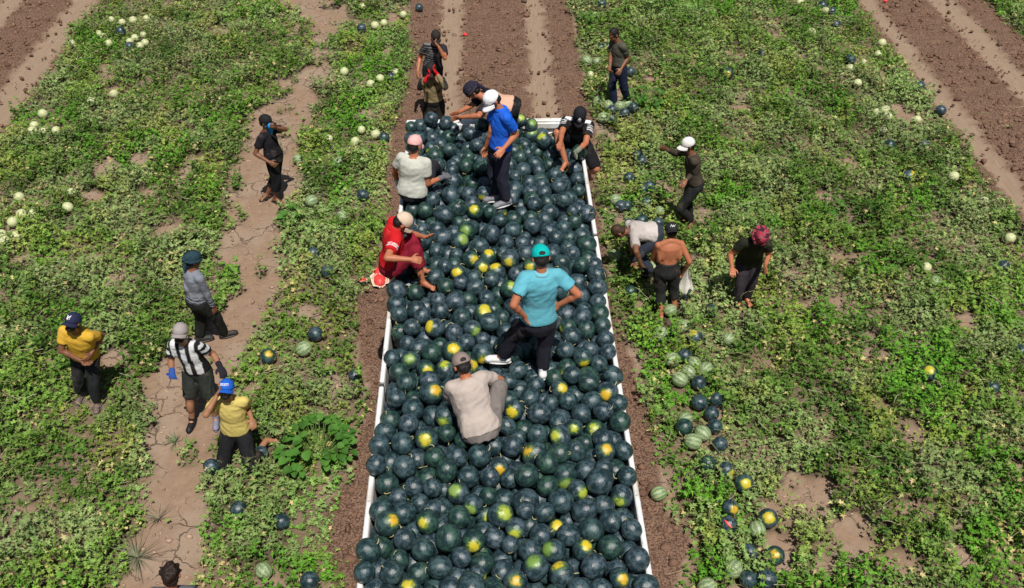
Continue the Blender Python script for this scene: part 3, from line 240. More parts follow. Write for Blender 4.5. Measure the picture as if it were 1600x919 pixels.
FIELD_MELONS = [
 ('C',-8.724,21.461,0.100,0.079,0.00,0.00,-1.00),('C',-8.429,21.306,0.102,0.082,0.00,0.00,-1.00),('C',-8.199,21.384,0.112,0.093,0.00,0.00,-1.00),('C',-7.909,21.456,0.108,0.089,0.00,0.00,-1.00),
 ('C',-8.776,20.703,0.100,0.079,0.00,0.00,-1.00),('C',-8.605,20.519,0.106,0.086,0.00,0.00,-1.00),('C',-8.407,20.184,0.106,0.087,0.00,0.00,-1.00),('C',-7.970,20.281,0.101,0.081,0.00,0.00,-1.00),
 ('C',-7.892,20.422,0.111,0.092,0.00,0.00,-1.00),('C',-7.759,20.608,0.100,0.080,0.00,0.00,-1.00),('C',-7.607,20.198,0.105,0.085,0.00,0.00,-1.00),('C',-7.675,20.033,0.107,0.087,0.00,0.00,-1.00),
 ('C',-9.231,20.208,0.105,0.086,0.00,0.00,-1.00),('C',-7.608,17.814,0.108,0.089,0.00,0.00,-1.00),('C',-7.969,17.523,0.111,0.092,0.00,0.00,-1.00),('C',-8.761,17.019,0.114,0.096,0.00,0.00,-1.00),
 ('C',-8.776,16.590,0.103,0.083,0.00,0.00,-1.00),('C',-8.729,16.359,0.109,0.090,0.00,0.00,-1.00),('C',-8.508,16.351,0.110,0.091,0.00,0.00,-1.00),('C',-8.290,16.381,0.103,0.083,0.00,0.00,-1.00),
 ('C',-2.956,22.072,0.098,0.077,0.00,0.00,-1.00),('C',-2.573,20.945,0.115,0.096,0.00,0.00,-1.00),('C',-2.381,21.105,0.103,0.083,0.00,0.00,-1.00),('C',-1.952,18.628,0.103,0.084,0.00,0.00,-1.00),
 ('C',-2.251,18.327,0.113,0.095,0.00,0.00,-1.00),('C',-2.433,18.115,0.108,0.089,0.00,0.00,-1.00),('C',-1.965,21.549,0.106,0.087,0.00,0.00,-1.00),('C',-3.033,18.671,0.111,0.092,0.00,0.00,-1.00),
 ('C',-2.446,16.255,0.099,0.078,0.00,0.00,-1.00),('C',-2.159,16.059,0.110,0.091,0.00,0.00,-1.00),('C',-2.525,15.819,0.105,0.085,0.00,0.00,-1.00),('C',-3.031,15.935,0.100,0.079,0.00,0.00,-1.00),
 ('C',-8.160,14.096,0.109,0.090,0.00,0.00,-1.00),('C',-7.922,13.562,0.114,0.095,0.00,0.00,-1.00),('C',-7.744,13.594,0.102,0.081,0.00,0.00,-1.00),('C',-7.994,13.348,0.109,0.090,0.00,0.00,-1.00),
 ('C',-8.050,13.013,0.103,0.083,0.00,0.00,-1.00),('C',-7.917,12.805,0.111,0.092,0.00,0.00,-1.00),('C',-7.214,13.757,0.110,0.091,0.00,0.00,-1.00),('C',-7.302,14.223,0.102,0.082,0.00,0.00,-1.00),
 ('C',-7.780,12.940,0.112,0.094,0.00,0.00,-1.00),('C',7.509,21.987,0.109,0.090,0.00,0.00,-1.00),('C',7.988,21.489,0.110,0.091,0.00,0.00,-1.00),('C',7.344,20.339,0.112,0.093,0.00,0.00,-1.00),
 ('C',8.494,19.186,0.105,0.086,0.00,0.00,-1.00),('C',8.758,19.739,0.111,0.092,0.00,0.00,-1.00),('C',7.676,18.524,0.113,0.094,0.00,0.00,-1.00),('C',8.055,18.810,0.100,0.079,0.00,0.00,-1.00),
 ('C',7.838,16.724,0.113,0.094,0.00,0.00,-1.00),('C',7.647,16.641,0.105,0.085,0.00,0.00,-1.00),('C',7.810,16.481,0.106,0.087,0.00,0.00,-1.00),('C',7.543,15.931,0.101,0.080,0.00,0.00,-1.00),
 ('C',7.639,17.866,0.110,0.091,0.00,0.00,-1.00),('C',8.345,16.347,0.103,0.083,0.00,0.00,-1.00),('C',8.272,14.295,0.113,0.094,0.00,0.00,-1.00),('C',8.498,13.516,0.103,0.083,0.00,0.00,-1.00),
 ('C',8.495,12.451,0.108,0.088,0.00,0.00,-1.00),('C',6.845,11.719,0.105,0.085,0.00,0.00,-1.00),('C',2.540,21.349,0.109,0.089,0.00,0.00,-1.00),('C',2.155,18.403,0.101,0.081,0.00,0.00,-1.00),
 ('S',-3.507,15.218,0.100,0.097,0.00,0.00,-1.00),('S',-2.753,15.072,0.109,0.110,0.00,0.00,-1.00),('S',-3.078,13.841,0.109,0.110,0.00,0.00,-1.00),('S',-2.500,13.370,0.106,0.105,0.00,0.00,-1.00),
 ('S',-2.689,10.095,0.112,0.114,0.00,0.00,-1.00),('S',-2.631,6.415,0.115,0.097,0.00,0.00,-1.00),('S',2.129,19.040,0.111,0.112,0.00,0.00,-1.00),('S',2.349,19.026,0.099,0.096,0.00,0.00,-1.00),
 ('S',2.377,17.054,0.113,0.115,0.00,0.00,-1.00),('S',2.605,17.032,0.107,0.107,0.00,0.00,-1.00),('S',2.758,17.134,0.107,0.106,0.00,0.00,-1.00),('S',2.239,16.571,0.113,0.115,0.00,0.00,-1.00),
 ('S',2.217,17.249,0.110,0.111,0.00,0.00,-1.00),('S',2.532,11.846,0.110,0.111,0.00,0.00,-1.00),('S',2.869,13.387,0.097,0.094,0.00,0.00,-1.00),('S',2.166,13.747,0.103,0.101,0.00,0.00,-1.00),
 ('S',6.872,11.374,0.098,0.094,0.00,0.00,-1.00),('S',2.651,10.784,0.115,0.097,0.00,0.00,-1.00),('S',2.794,10.435,0.116,0.097,0.00,0.00,-1.00),('S',2.427,10.249,0.129,0.112,0.00,0.00,-1.00),
 ('S',3.392,10.130,0.114,0.095,0.00,0.00,-1.00),('S',2.815,9.637,0.117,0.099,0.00,0.00,-1.00),('S',2.703,9.458,0.121,0.104,0.00,0.00,-1.00),('S',2.511,9.712,0.129,0.112,0.00,0.00,-1.00),
 ('S',2.949,9.492,0.131,0.115,0.00,0.00,-1.00),('S',2.556,9.320,0.126,0.109,0.00,0.00,-1.00),('S',2.515,8.593,0.116,0.097,0.00,0.00,-1.00),('S',2.696,8.335,0.122,0.105,0.00,0.00,-1.00),
 ('S',2.546,8.194,0.126,0.109,0.00,0.00,-1.00),('S',1.986,7.387,0.112,0.094,0.00,0.00,-1.00),('S',2.682,6.289,0.125,0.108,0.00,0.00,-1.00),('S',3.064,6.817,0.119,0.101,0.00,0.00,-1.00),
 ('S',2.336,6.068,0.123,0.106,0.00,0.00,-1.00),('S',1.978,12.146,0.108,0.108,0.00,0.00,-1.00),('D',-8.316,20.808,0.108,0.108,0.00,0.00,-1.00),('D',-7.894,20.011,0.105,0.104,0.00,0.00,-1.00),
 ('D',-2.871,20.835,0.106,0.105,0.00,0.00,-1.00),('D',-2.031,18.405,0.100,0.097,0.00,0.00,-1.00),('D',-1.993,15.945,0.105,0.104,0.00,0.00,-1.00),('D',-1.611,21.960,0.099,0.095,0.00,0.00,-1.00),
 ('D',-2.213,14.001,0.105,0.104,0.00,0.00,-1.00),('D',-2.568,11.876,0.105,0.105,0.00,0.00,-1.00),('D',-2.567,10.406,0.109,0.110,0.00,0.00,-1.00),('D',-3.546,7.953,0.119,0.101,0.00,0.00,-1.00),
 ('D',-2.965,8.174,0.112,0.093,0.00,0.00,-1.00),('D',-3.080,7.290,0.105,0.105,0.00,0.00,-1.00),('D',-2.540,7.102,0.100,0.097,0.00,0.00,-1.00),('D',-2.091,6.260,0.126,0.110,0.00,0.00,-1.00),
 ('D',2.495,19.669,0.103,0.101,0.00,0.00,-1.00),('D',2.653,19.697,0.103,0.101,0.00,0.00,-1.00),('D',2.739,21.998,0.112,0.113,0.00,0.00,-1.00),('D',3.005,18.523,0.103,0.101,0.00,0.00,-1.00),
 ('D',5.961,19.261,0.102,0.100,0.00,0.00,-1.00),('D',2.437,16.890,0.102,0.100,0.00,0.00,-1.00),('D',2.674,16.751,0.105,0.104,0.00,0.00,-1.00),('D',2.422,16.517,0.098,0.095,0.00,0.00,-1.00),
 ('D',2.879,16.975,0.106,0.105,0.00,0.00,-1.00),('D',7.992,21.780,0.112,0.114,0.00,0.00,-1.00),('D',8.132,21.457,0.106,0.105,0.00,0.00,-1.00),('D',8.006,20.705,0.109,0.110,0.00,0.00,-1.00),
 ('D',7.816,18.943,0.112,0.114,0.00,0.00,-1.00),('D',8.874,17.691,0.111,0.112,0.00,0.00,-1.00),('D',8.933,16.676,0.109,0.110,0.00,0.00,-1.00),('D',7.487,15.398,0.110,0.111,0.00,0.00,-1.00),
 ('D',8.113,15.358,0.110,0.111,0.00,0.00,-1.00),('D',2.727,15.180,0.101,0.098,0.00,0.00,-1.00),('D',2.782,14.973,0.105,0.104,0.00,0.00,-1.00),('D',2.481,14.428,0.102,0.100,0.00,0.00,-1.00),
 ('D',2.810,14.152,0.101,0.098,0.00,0.00,-1.00),('D',2.682,14.046,0.106,0.106,0.00,0.00,-1.00),('D',2.694,13.636,0.102,0.100,0.00,0.00,-1.00),('D',2.793,13.021,0.107,0.107,0.00,0.00,-1.00),
 ('D',2.308,12.998,0.106,0.106,0.00,0.00,-1.00),('D',2.343,13.554,0.098,0.095,0.00,0.00,-1.00),('D',2.232,13.549,0.104,0.103,0.00,0.00,-1.00),('D',2.115,11.248,0.103,0.101,0.00,0.00,-1.00),
 ('D',2.535,13.100,0.108,0.109,0.00,0.00,-1.00),('D',8.084,11.727,0.098,0.094,0.00,0.00,-1.00),('D',3.271,10.768,0.115,0.096,0.00,0.00,-1.00),('D',2.705,9.792,0.122,0.104,0.00,0.00,-1.00),
 ('D',2.810,9.257,0.120,0.102,0.00,0.00,-1.00),('D',2.751,8.879,0.125,0.108,0.00,0.00,-1.00),('D',2.879,8.684,0.118,0.100,0.00,0.00,-1.00),('D',2.879,8.459,0.115,0.097,0.00,0.00,-1.00),
 ('D',2.472,8.445,0.130,0.114,0.00,0.00,-1.00),('D',2.886,8.150,0.116,0.098,0.00,0.00,-1.00),('D',6.793,9.056,0.114,0.096,0.00,0.00,-1.00),('D',7.480,9.760,0.117,0.099,0.00,0.00,-1.00),
 ('D',2.671,7.837,0.118,0.100,0.00,0.00,-1.00),('D',2.907,6.512,0.116,0.098,0.00,0.00,-1.00),('D',2.813,6.154,0.122,0.105,0.00,0.00,-1.00),('D',3.018,6.143,0.130,0.114,0.00,0.00,-1.00),
 ('D',-1.910,9.543,0.099,0.095,0.00,0.00,-1.00),('Y',-2.859,12.344,0.108,0.109,-0.50,-0.78,0.37),('Y',-3.173,9.948,0.113,0.115,0.22,-0.46,0.86),('Y',2.888,11.180,0.117,0.120,-0.25,-0.42,0.87),
 ('Y',7.468,14.308,0.119,0.123,0.40,-0.33,0.86),('Y',2.978,8.937,0.120,0.102,-0.58,0.67,0.47),('Y',2.915,10.168,0.128,0.112,-0.44,0.00,0.90),('Y',6.019,9.340,0.136,0.120,-0.35,-0.28,0.89),
 ('Y',2.883,7.728,0.118,0.100,0.53,-0.84,0.13),('Y',3.050,7.502,0.129,0.113,0.02,-0.68,0.73),('Y',2.813,7.147,0.121,0.103,0.36,-0.78,0.52),('Y',3.225,6.967,0.133,0.117,-0.14,-0.54,0.83),
 ('Y',5.034,18.351,0.118,0.122,-0.24,-0.87,0.44),('Y',3.186,6.452,0.128,0.112,-0.26,-0.44,0.86),('R',2.741,6.904,0.123,0.106,-0.23,-0.58,0.78),
]
CUT_MELON = [-1.797, 11.704, 0.06]
RED_SCRAPS = [[-0.503, 20.563, 0.03], [9.644, 22.156, 0.03], [-1.87, 9.612, 0.03], [-0.581, 20.941, 0.03], [-0.673, 21.153, 0.03]]
LEAFY_WEEDS = [[-2.262, 8.198, 0.0], [3.154, 17.24, 0.0], [4.143, 21.554, 0.0], [-3.371, 13.413, 0.0], [5.757, 13.449, 0.0], [2.356, 21.067, 0.0]]
GRASS_TUFTS = [[-4.152, 6.707, 0.0], [-4.046, 7.246, 0.0], [-4.138, 8.487, 0.0], [10.091, 16.158, 0.0]]

# ------------------------------------------------------------------ helpers
def V(a): return Vector(a)

def tag(o, label=None, cat=None, group=None, kind=None):
    if label: o['label'] = label
    if cat: o['category'] = cat
    if group: o['group'] = group
    if kind: o['kind'] = kind
    return o

def link(name, me, parent=None, mat=None):
    o = bpy.data.objects.new(name, me)
    COL.objects.link(o)
    if mat is not None and me is not None:
        if not me.materials: me.materials.append(mat)
    if parent is not None: o.parent = parent
    return o

def np_mesh(name, verts, tris, smooth=False, cols=None):
    """mesh from numpy arrays of verts and equal sized faces"""
    verts = np.asarray(verts, np.float32); tris = np.asarray(tris, np.int32)
    me = bpy.data.meshes.new(name)
    n, k = tris.shape
    me.vertices.add(len(verts)); me.vertices.foreach_set('co', verts.ravel())
    me.loops.add(n * k); me.loops.foreach_set('vertex_index', tris.ravel())
    me.polygons.add(n)
    me.polygons.foreach_set('loop_start', np.arange(0, n * k, k, dtype=np.int32))
    me.polygons.foreach_set('loop_total', np.full(n, k, np.int32))
    if smooth: me.polygons.foreach_set('use_smooth', np.ones(n, bool))
    if cols is not None: set_cols(me, cols)
    me.update(calc_edges=True)
    return me

def set_cols(me, cols):
    a = me.attributes.new('Col', 'FLOAT_COLOR', 'POINT')
    c = np.ones((len(me.vertices), 4), np.float32); c[:, :3] = cols
    a.data.foreach_set('color', c.ravel())

def vnoise(x, y, scale, seed):
    """smooth value noise in 0..1"""
    x = np.asarray(x) / scale; y = np.asarray(y) / scale
    g = np.random.default_rng(seed).random((256, 256))
    xi = np.floor(x).astype(int); yi = np.floor(y).astype(int)
    fx = x - xi; fy = y - yi
    fx = fx * fx * (3 - 2 * fx); fy = fy * fy * (3 - 2 * fy)
    a = g[xi % 256, yi % 256]; b = g[(xi + 1) % 256, yi % 256]
    c = g[xi % 256, (yi + 1) % 256]; d = g[(xi + 1) % 256, (yi + 1) % 256]
    return (a * (1 - fx) + b * fx) * (1 - fy) + (c * (1 - fx) + d * fx) * fy

def fbm(x, y, scale, seed, oct=3):
    s = 0; w = 0
    for i in range(oct):
        s = s + vnoise(x, y, scale / 2 ** i, seed + i) * .5 ** i; w += .5 ** i
    return s / w

# ------------------------------------------------------------------ materials
class NT:
    def __init__(self, name):
        self.m = bpy.data.materials.new(name); self.m.use_nodes = True
        self.t = self.m.node_tree; self.b = self.t.nodes['Principled BSDF']
    def n(self, typ, **kw):
        o = self.t.nodes.new(typ)
        for k, v in kw.items(): setattr(o, k, v)
        return o
    def l(self, a, b): self.t.links.new(a, b)
    def noise(self, vec, scale, detail=4, rough=.6):
        o = self.n('ShaderNodeTexNoise'); o.inputs['Scale'].default_value = scale
        o.inputs['Detail'].default_value = detail; o.inputs['Roughness'].default_value = rough
        if vec is not None: self.l(vec, o.inputs['Vector'])
        return o.outputs['Fac']
    def math(self, op, a, b=None, c=None, clamp=False):
        o = self.n('ShaderNodeMath', operation=op); o.use_clamp = clamp
        for i, v in enumerate((a, b, c)):
            if v is None: continue
            if isinstance(v, (int, float)): o.inputs[i].default_value = v
            else: self.l(v, o.inputs[i])
        return o.outputs[0]
    def ramp(self, f, lo, hi):
        o = self.n('ShaderNodeMapRange', interpolation_type='SMOOTHSTEP')
        self.l(f, o.inputs[0]); 
        for i, v in ((1, lo), (2, hi)):
            if isinstance(v, (int, float)): o.inputs[i].default_value = v
            else: self.l(v, o.inputs[i])
        return o.outputs[0]
    def mix(self, f, a, b, typ='MIX'):
        o = self.n('ShaderNodeMix', data_type='RGBA', blend_type=typ)
        if isinstance(f, (int, float)): o.inputs[0].default_value = f
        else: self.l(f, o.inputs[0])
        for i, v in ((6, a), (7, b)):
            if isinstance(v, tuple): o.inputs[i].default_value = (*v, 1) if len(v) == 3 else v
            else: self.l(v, o.inputs[i])
        return o.outputs[2]
    def bump(self, h, strength=.4, dist=.01):
        o = self.n('ShaderNodeBump'); o.inputs['Strength'].default_value = strength
        o.inputs['Distance'].default_value = dist; self.l(h, o.inputs['Height'])
        self.l(o.outputs[0], self.b.inputs['Normal'])
    def set(self, col=None, rough=None, spec=None):
        if col is not None:
            if isinstance(col, tuple): self.b.inputs['Base Color'].default_value = (*col, 1)
            else: self.l(col, self.b.inputs['Base Color'])
        if rough is not None:
            if isinstance(rough, (int, float)): self.b.inputs['Roughness'].default_value = rough
            else: self.l(rough, self.b.inputs['Roughness'])
        if spec is not None: self.b.inputs['Specular IOR Level'].default_value = spec

def mat_col(name, rough, spec, scale, var, bump=0, bscale=60):
    """a material whose colour comes from the mesh's Col attribute, broken up by noise"""
    t = NT(name)
    a = t.n('ShaderNodeAttribute', attribute_name='Col')
    tc = t.n('ShaderNodeTexCoord')
    f = t.noise(tc.outputs['Object'], scale)
    dark = t.mix(1.0, a.outputs['Color'], (1 - var, 1 - var, 1 - var), 'MULTIPLY')
    lite = t.mix(1.0, a.outputs['Color'], (1 + var, 1 + var, 1 + var), 'MULTIPLY')
    c = t.mix(f, dark, lite)
    if name == 'cloth':                      # field dust and old sweat in blotches
        c = t.mix(t.math('MULTIPLY', t.ramp(t.noise(tc.outputs['Object'], 3.4, 6, .7), .52, .70), .22), c, (.30, .22, .15))
        c = t.mix(t.math('MULTIPLY', t.ramp(t.noise(tc.outputs['Object'], 2.1, 3), .5, .68), .25), c, t.mix(1.0, c, (.55, .55, .58), 'MULTIPLY'))
    t.set(c, rough, spec)
    if bump: t.bump(t.noise(tc.outputs['Object'], bscale, 3), bump, .01)
    return t.m

M_SKIN = mat_col('skin', .5, .35, 9, .18)
M_CLOTH = mat_col('cloth', .85, .15, 5, .3, .5, 24)
M_HAIR = mat_col('hair', .5, .3, 60, .5, .6, 120)
M_SHOE = mat_col('shoe_leather', .6, .3, 20, .15)
M_CLOTH_FLAT = mat_col('stitched_cloth', .8, .2, 30, .1)

def simple(name, col, rough=.6, spec=.4, scale=12, var=.2, metallic=0, dirt=None):
    t = NT(name); tc = t.n('ShaderNodeTexCoord')
    f = t.noise(tc.outputs['Object'], scale, 5)
    c = t.mix(f, tuple(x * (1 - var) for x in col), tuple(min(1, x * (1 + var)) for x in col))
    if dirt:
        g = t.ramp(t.noise(tc.outputs['Object'], 2.2, 6), .5, .72)
        c = t.mix(g, c, dirt)
        c = t.mix(t.ramp(t.noise(tc.outputs['Object'], 14, 6, .75), .60, .66), c, tuple(x * .5 for x in dirt))
    t.set(c, rough, spec); t.b.inputs['Metallic'].default_value = metallic
    return t.m

M_WHITE = simple('white_paint', (.74, .74, .72), .45, .5, 5, .06, 0, (.5, .44, .37))
M_GREYP = simple('grey_paint', (.4, .41, .42), .5, .5, 5, .1, 0, (.32, .27, .22))
M_STEEL = simple('dark_steel', (.06, .06, .065), .55, .5)
M_RUBBER = simple('rubber', (.025, .025, .025), .85, .2)
M_BED = simple('bed_boards', (.16, .12, .09), .8, .2)
M_STEM = simple('dry_stem', (.5, .45, .22), .8, .1)
M_FLESH = simple('melon_flesh', (.72, .05, .045), .35, .5, 25, .25)
M_PITH = simple('melon_pith', (.75, .55, .42), .5, .4, 25, .1)

def mat_rind(kind, joined=False):
    """melon skin; on the joined mass of buried melons the local direction comes from the mesh instead of the object"""
    t = NT('rind_' + kind + ('_mass' if joined else '')); tc = t.n('ShaderNodeTexCoord')
    oi = t.n('ShaderNodeObjectInfo')
    if joined:
        loc = t.n('ShaderNodeAttribute', attribute_name='Loc').outputs['Vector']
        at = t.n('ShaderNodeAttribute', attribute_name='Col'); rand = t.n('ShaderNodeAttribute', attribute_name='Rand').outputs['Fac']
        pcol, alpha = at.outputs['Color'], .88
    else:
        loc, rand, pcol, alpha = tc.outputs['Object'], oi.outputs['Random'], oi.outputs['Color'], oi.outputs['Alpha']
    add = t.n('ShaderNodeVectorMath', operation='ADD')
    t.l(loc, add.inputs[0])
    cr = t.n('ShaderNodeCombineXYZ')
    for i in range(3): t.l(t.math('MULTIPLY', rand, 37.0 + 11 * i), cr.inputs[i])
    t.l(cr.outputs[0], add.inputs[1]); vec = add.outputs[0]
    nrm = t.n('ShaderNodeVectorMath', operation='NORMALIZE'); t.l(loc, nrm.inputs[0])
    sp = t.n('ShaderNodeSeparateXYZ'); t.l(nrm.outputs[0], sp.inputs[0])
    ang = t.math('ARCTAN2', sp.outputs['Y'], sp.outputs['Z'])
    wob = t.noise(vec, 5, 4)
    arg = t.math('MULTIPLY_ADD', ang, 5.0, t.math('MULTIPLY', wob, 5.0))
    st = t.math('MULTIPLY_ADD', t.math('SINE', t.math('MULTIPLY', arg, 2.0)), .5, .5)
    n1 = t.noise(vec, 1.6, 5, .65); n2 = t.noise(vec, 9, 5, .7); n3 = t.noise(vec, 1.5, 7, .78)
    if kind == 'dark':
        r2 = t.math('FRACT', t.math('MULTIPLY', rand, 7.13))
        blue = t.mix(rand, (.052, .100, .106), (.082, .114, .146))                 # waxy bloom
        green = t.mix(n2, (.020, .066, .042), (.048, .118, .066))                  # rind with the bloom gone
        base = t.mix(t.ramp(r2, .66, .92), blue, green)
        base = t.mix(t.math('MULTIPLY', n2, .5), base, (.022, .048, .054))
        smear = t.ramp(n3, .46, .54)                                               # handled patches, dark and glossy
        base = t.mix(t.math('MULTIPLY', smear, .9), base, (.007, .020, .024))
        base = t.mix(t.math('MULTIPLY', t.ramp(st, .55, .95), .45), base, (.008, .024, .025))
        scuff = t.ramp(t.noise(vec, 16, 6, .8), .64, .72)
        base = t.mix(t.math('MULTIPLY', scuff, .45), base, (.17, .20, .20))
        rough = t.math('MULTIPLY_ADD', smear, -.12, .42)
        thr = t.math('ADD', alpha, t.math('MULTIPLY_ADD', t.noise(vec, 2.6, 5, .65), .5, -.25))
        halo = t.ramp(sp.outputs['Z'], t.math('SUBTRACT', thr, .22), t.math('ADD', thr, .03))
        core = t.ramp(sp.outputs['Z'], t.math('SUBTRACT', thr, .05), t.math('ADD', thr, .09))
        base = t.mix(t.math('MULTIPLY', halo, .6), base, (.075, .17, .03))
        base = t.mix(core, base, t.mix(t.math('MULTIPLY', n2, .5), pcol, t.mix(.5, pcol, (.3, .3, .05))))
    elif kind == 'striped':
        base = t.mix(t.ramp(st, .25, .75), (.30, .37, .17), (.075, .165, .06))
        base = t.mix(t.math('MULTIPLY', n2, .4), base, (.38, .42, .26)); rough = .5
    else:
        base = t.mix(t.ramp(st, .4, .9), (.56, .57, .29), (.38, .46, .19))
        base = t.mix(t.math('MULTIPLY', n2, .45), base, (.62, .58, .4)); rough = .55
    t.set(base, rough, .5)
    t.set(None, None, .62); t.bump(t.math('ADD', n2, t.math('MULTIPLY', n3, .6)), .2, .02)
    return t.m
R_MASS = mat_rind('dark', True)
R_DARK, R_STRIPE, R_CREAM = mat_rind('dark'), mat_rind('striped'), mat_rind('cream')

# ------------------------------------------------------------------ people: closed primitives -> one remeshed skin
def cap_prim(p0, p1, r0, r1, c0=True, c1=True, seg=12):
    p0, p1 = np.array(p0, float), np.array(p1, float)
    ax = p1 - p0; L = np.linalg.norm(ax) + 1e-9; ax /= L
    h = np.array([0, 0, 1.0]) if abs(ax[2]) < .9 else np.array([1.0, 0, 0])
    x = np.cross(ax, h); x /= np.linalg.norm(x); y = np.cross(ax, x)
    rings = []
    if c0:
        for a in (-80, -50, -22): rings.append((p0 + ax * r0 * math.sin(math.radians(a)), r0 * math.cos(math.radians(a))))
    rings += [(p0, r0), (p0 * .5 + p1 * .5, (r0 + r1) / 2), (p1, r1)]
    if c1:
        for a in (22, 50, 80): rings.append((p1 + ax * r1 * math.sin(math.radians(a)), r1 * math.cos(math.radians(a))))
    return loft([(c, x * r, y * r) for c, r in rings], seg)

def loft(rings, seg=16):
    vs = []; fs = []
    for c, x, y in rings:
        for i in range(seg):
            a = 2 * math.pi * i / seg
            vs.append(np.asarray(c) + np.asarray(x) * math.cos(a) + np.asarray(y) * math.sin(a))
    for k in range(len(rings) - 1):
        for i in range(seg):
            j = (i + 1) % seg
            fs.append((k * seg + i, k * seg + j, k * seg + seg + j, k * seg + seg + i))
    fs.append(tuple(reversed(range(seg)))); b = (len(rings) - 1) * seg
    fs.append(tuple(b + i for i in range(seg)))
    return vs, fs

def ell(c, x, y, z, nu=12, nv=8):
    rings = []
    for k in range(nv):
        a = -math.pi / 2 + math.pi * (k + .5) / nv
        rings.append((np.asarray(c) + np.asarray(z) * math.sin(a), np.asarray(x) * math.cos(a), np.asarray(y) * math.cos(a)))
    return loft(rings, nu)

PENDING = []
def skin_obj(name, prims, voxel, parent, mat, smooth=4, dec=None, colfn=None, wrinkle=0, wscale=9, wax=None):
    """joins closed primitives into one continuous surface; finished in flush()"""
    vs, fs = [], []
    for v, f in prims:
        o = len(vs); vs += [tuple(a) for a in v]; fs += [tuple(i + o for i in q) for q in f]
    me = bpy.data.meshes.new(name); me.from_pydata(vs, [], fs)
    bm = bmesh.new(); bm.from_mesh(me); bmesh.ops.recalc_face_normals(bm, faces=bm.faces); bm.to_mesh(me); bm.free()
    o = link(name, me, parent)
    m = o.modifiers.new('remesh', 'REMESH'); m.mode = 'VOXEL'; m.voxel_size = voxel
    m = o.modifiers.new('smooth', 'SMOOTH'); m.factor = .5; m.iterations = smooth
    if dec: m = o.modifiers.new('decimate', 'DECIMATE'); m.ratio = dec
    PENDING.append((o, mat, colfn, wrinkle, wscale, wax))
    return o

def flush():
    dg = bpy.context.evaluated_depsgraph_get()
    news = [bpy.data.meshes.new_from_object(o.evaluated_get(dg)) for o, *_ in PENDING]
    for (o, mat, colfn, wr, ws, wax), me in zip(PENDING, news):
        old = o.data; o.modifiers.clear(); o.data = me; bpy.data.meshes.remove(old); me.name = o.name
        me.materials.clear(); me.materials.append(mat)
        n = len(me.vertices)
        co = np.empty(n * 3, np.float32); me.vertices.foreach_get('co', co); co = co.reshape(-1, 3)
        if wr:
            nm = np.empty(n * 3, np.float32); me.vertices.foreach_get('normal', nm); nm = nm.reshape(-1, 3)
            q = co * ws
            if wax is not None:
                a = np.asarray(wax, np.float32); q = q - np.outer(q @ a, a) * .78
            d = np.array([mnoise.noise(p) + .5 * mnoise.noise([p[0] * 2.3 + 7, p[1] * 2.3, p[2] * 2.3]) for p in q.tolist()], np.float32)
            d = 1 - np.abs(d) * 2.2                       # sharp ridges like folds
            co2 = co + nm * (d * wr)[:, None]
            me.vertices.foreach_set('co', co2.ravel())
        cols = colfn(co) if callable(colfn) else np.tile(np.array(colfn, np.float32), (n, 1))
        set_cols(me, cols)
        me.polygons.foreach_set('use_smooth', np.ones(len(me.polygons), bool))
        me.update()
    PENDING.clear()

def unit(a): a = np.asarray(a, float); return a / (np.linalg.norm(a) + 1e-9)

def hand_prims(W, d, t, side, curl, g=0.0, s=1.06):
    """palm, four bent fingers of different length, thumb from the side of the palm"""
    d = unit(d); t = unit(t - d * (t @ d)); n = np.cross(d, t) * side
    P = []
    pc = W + d * .048 * s
    P.append(ell(pc, t * (.041 * s + g), n * (.017 * s + g), d * (.055 * s + g)))
    P.append(cap_prim(W - d * .02, W + d * .03, .026 + g, .025 + g))
    for i, L in enumerate((.074, .083, .077, .06)):
        off = (1.5 - i) * .0235 * s
        b = W + d * .085 * s + t * off
        dd = unit(d + t * off * 1.6)
        c1 = unit(dd * math.cos(curl) + n * math.sin(curl)); c2 = unit(dd * math.cos(2.1 * curl) + n * math.sin(2.1 * curl))
        m = b + c1 * L * .5 * s; e = m + c2 * L * .5 * s
        P.append(cap_prim(b - dd * .02, m, .0098 * s + g, .009 * s + g, seg=8)); P.append(cap_prim(m, e, .009 * s + g, .0078 * s + g, seg=8))
    b = W + d * .03 * s + t * .03 * s
    m = b + unit(t * .8 + d * .55 + n * .3) * .042 * s; e = m + unit(d * .85 + t * .25 + n * .35) * .032 * s
    P.append(cap_prim(b, m, .0135 * s + g, .0115 * s + g, seg=8)); P.append(cap_prim(m, e, .0112 * s + g, .009 * s + g, seg=8))
    return P

SKINS = dict(tan=(.33, .155, .085), dark=(.20, .085, .045), red=(.42, .15, .075), light=(.42, .22, .13))

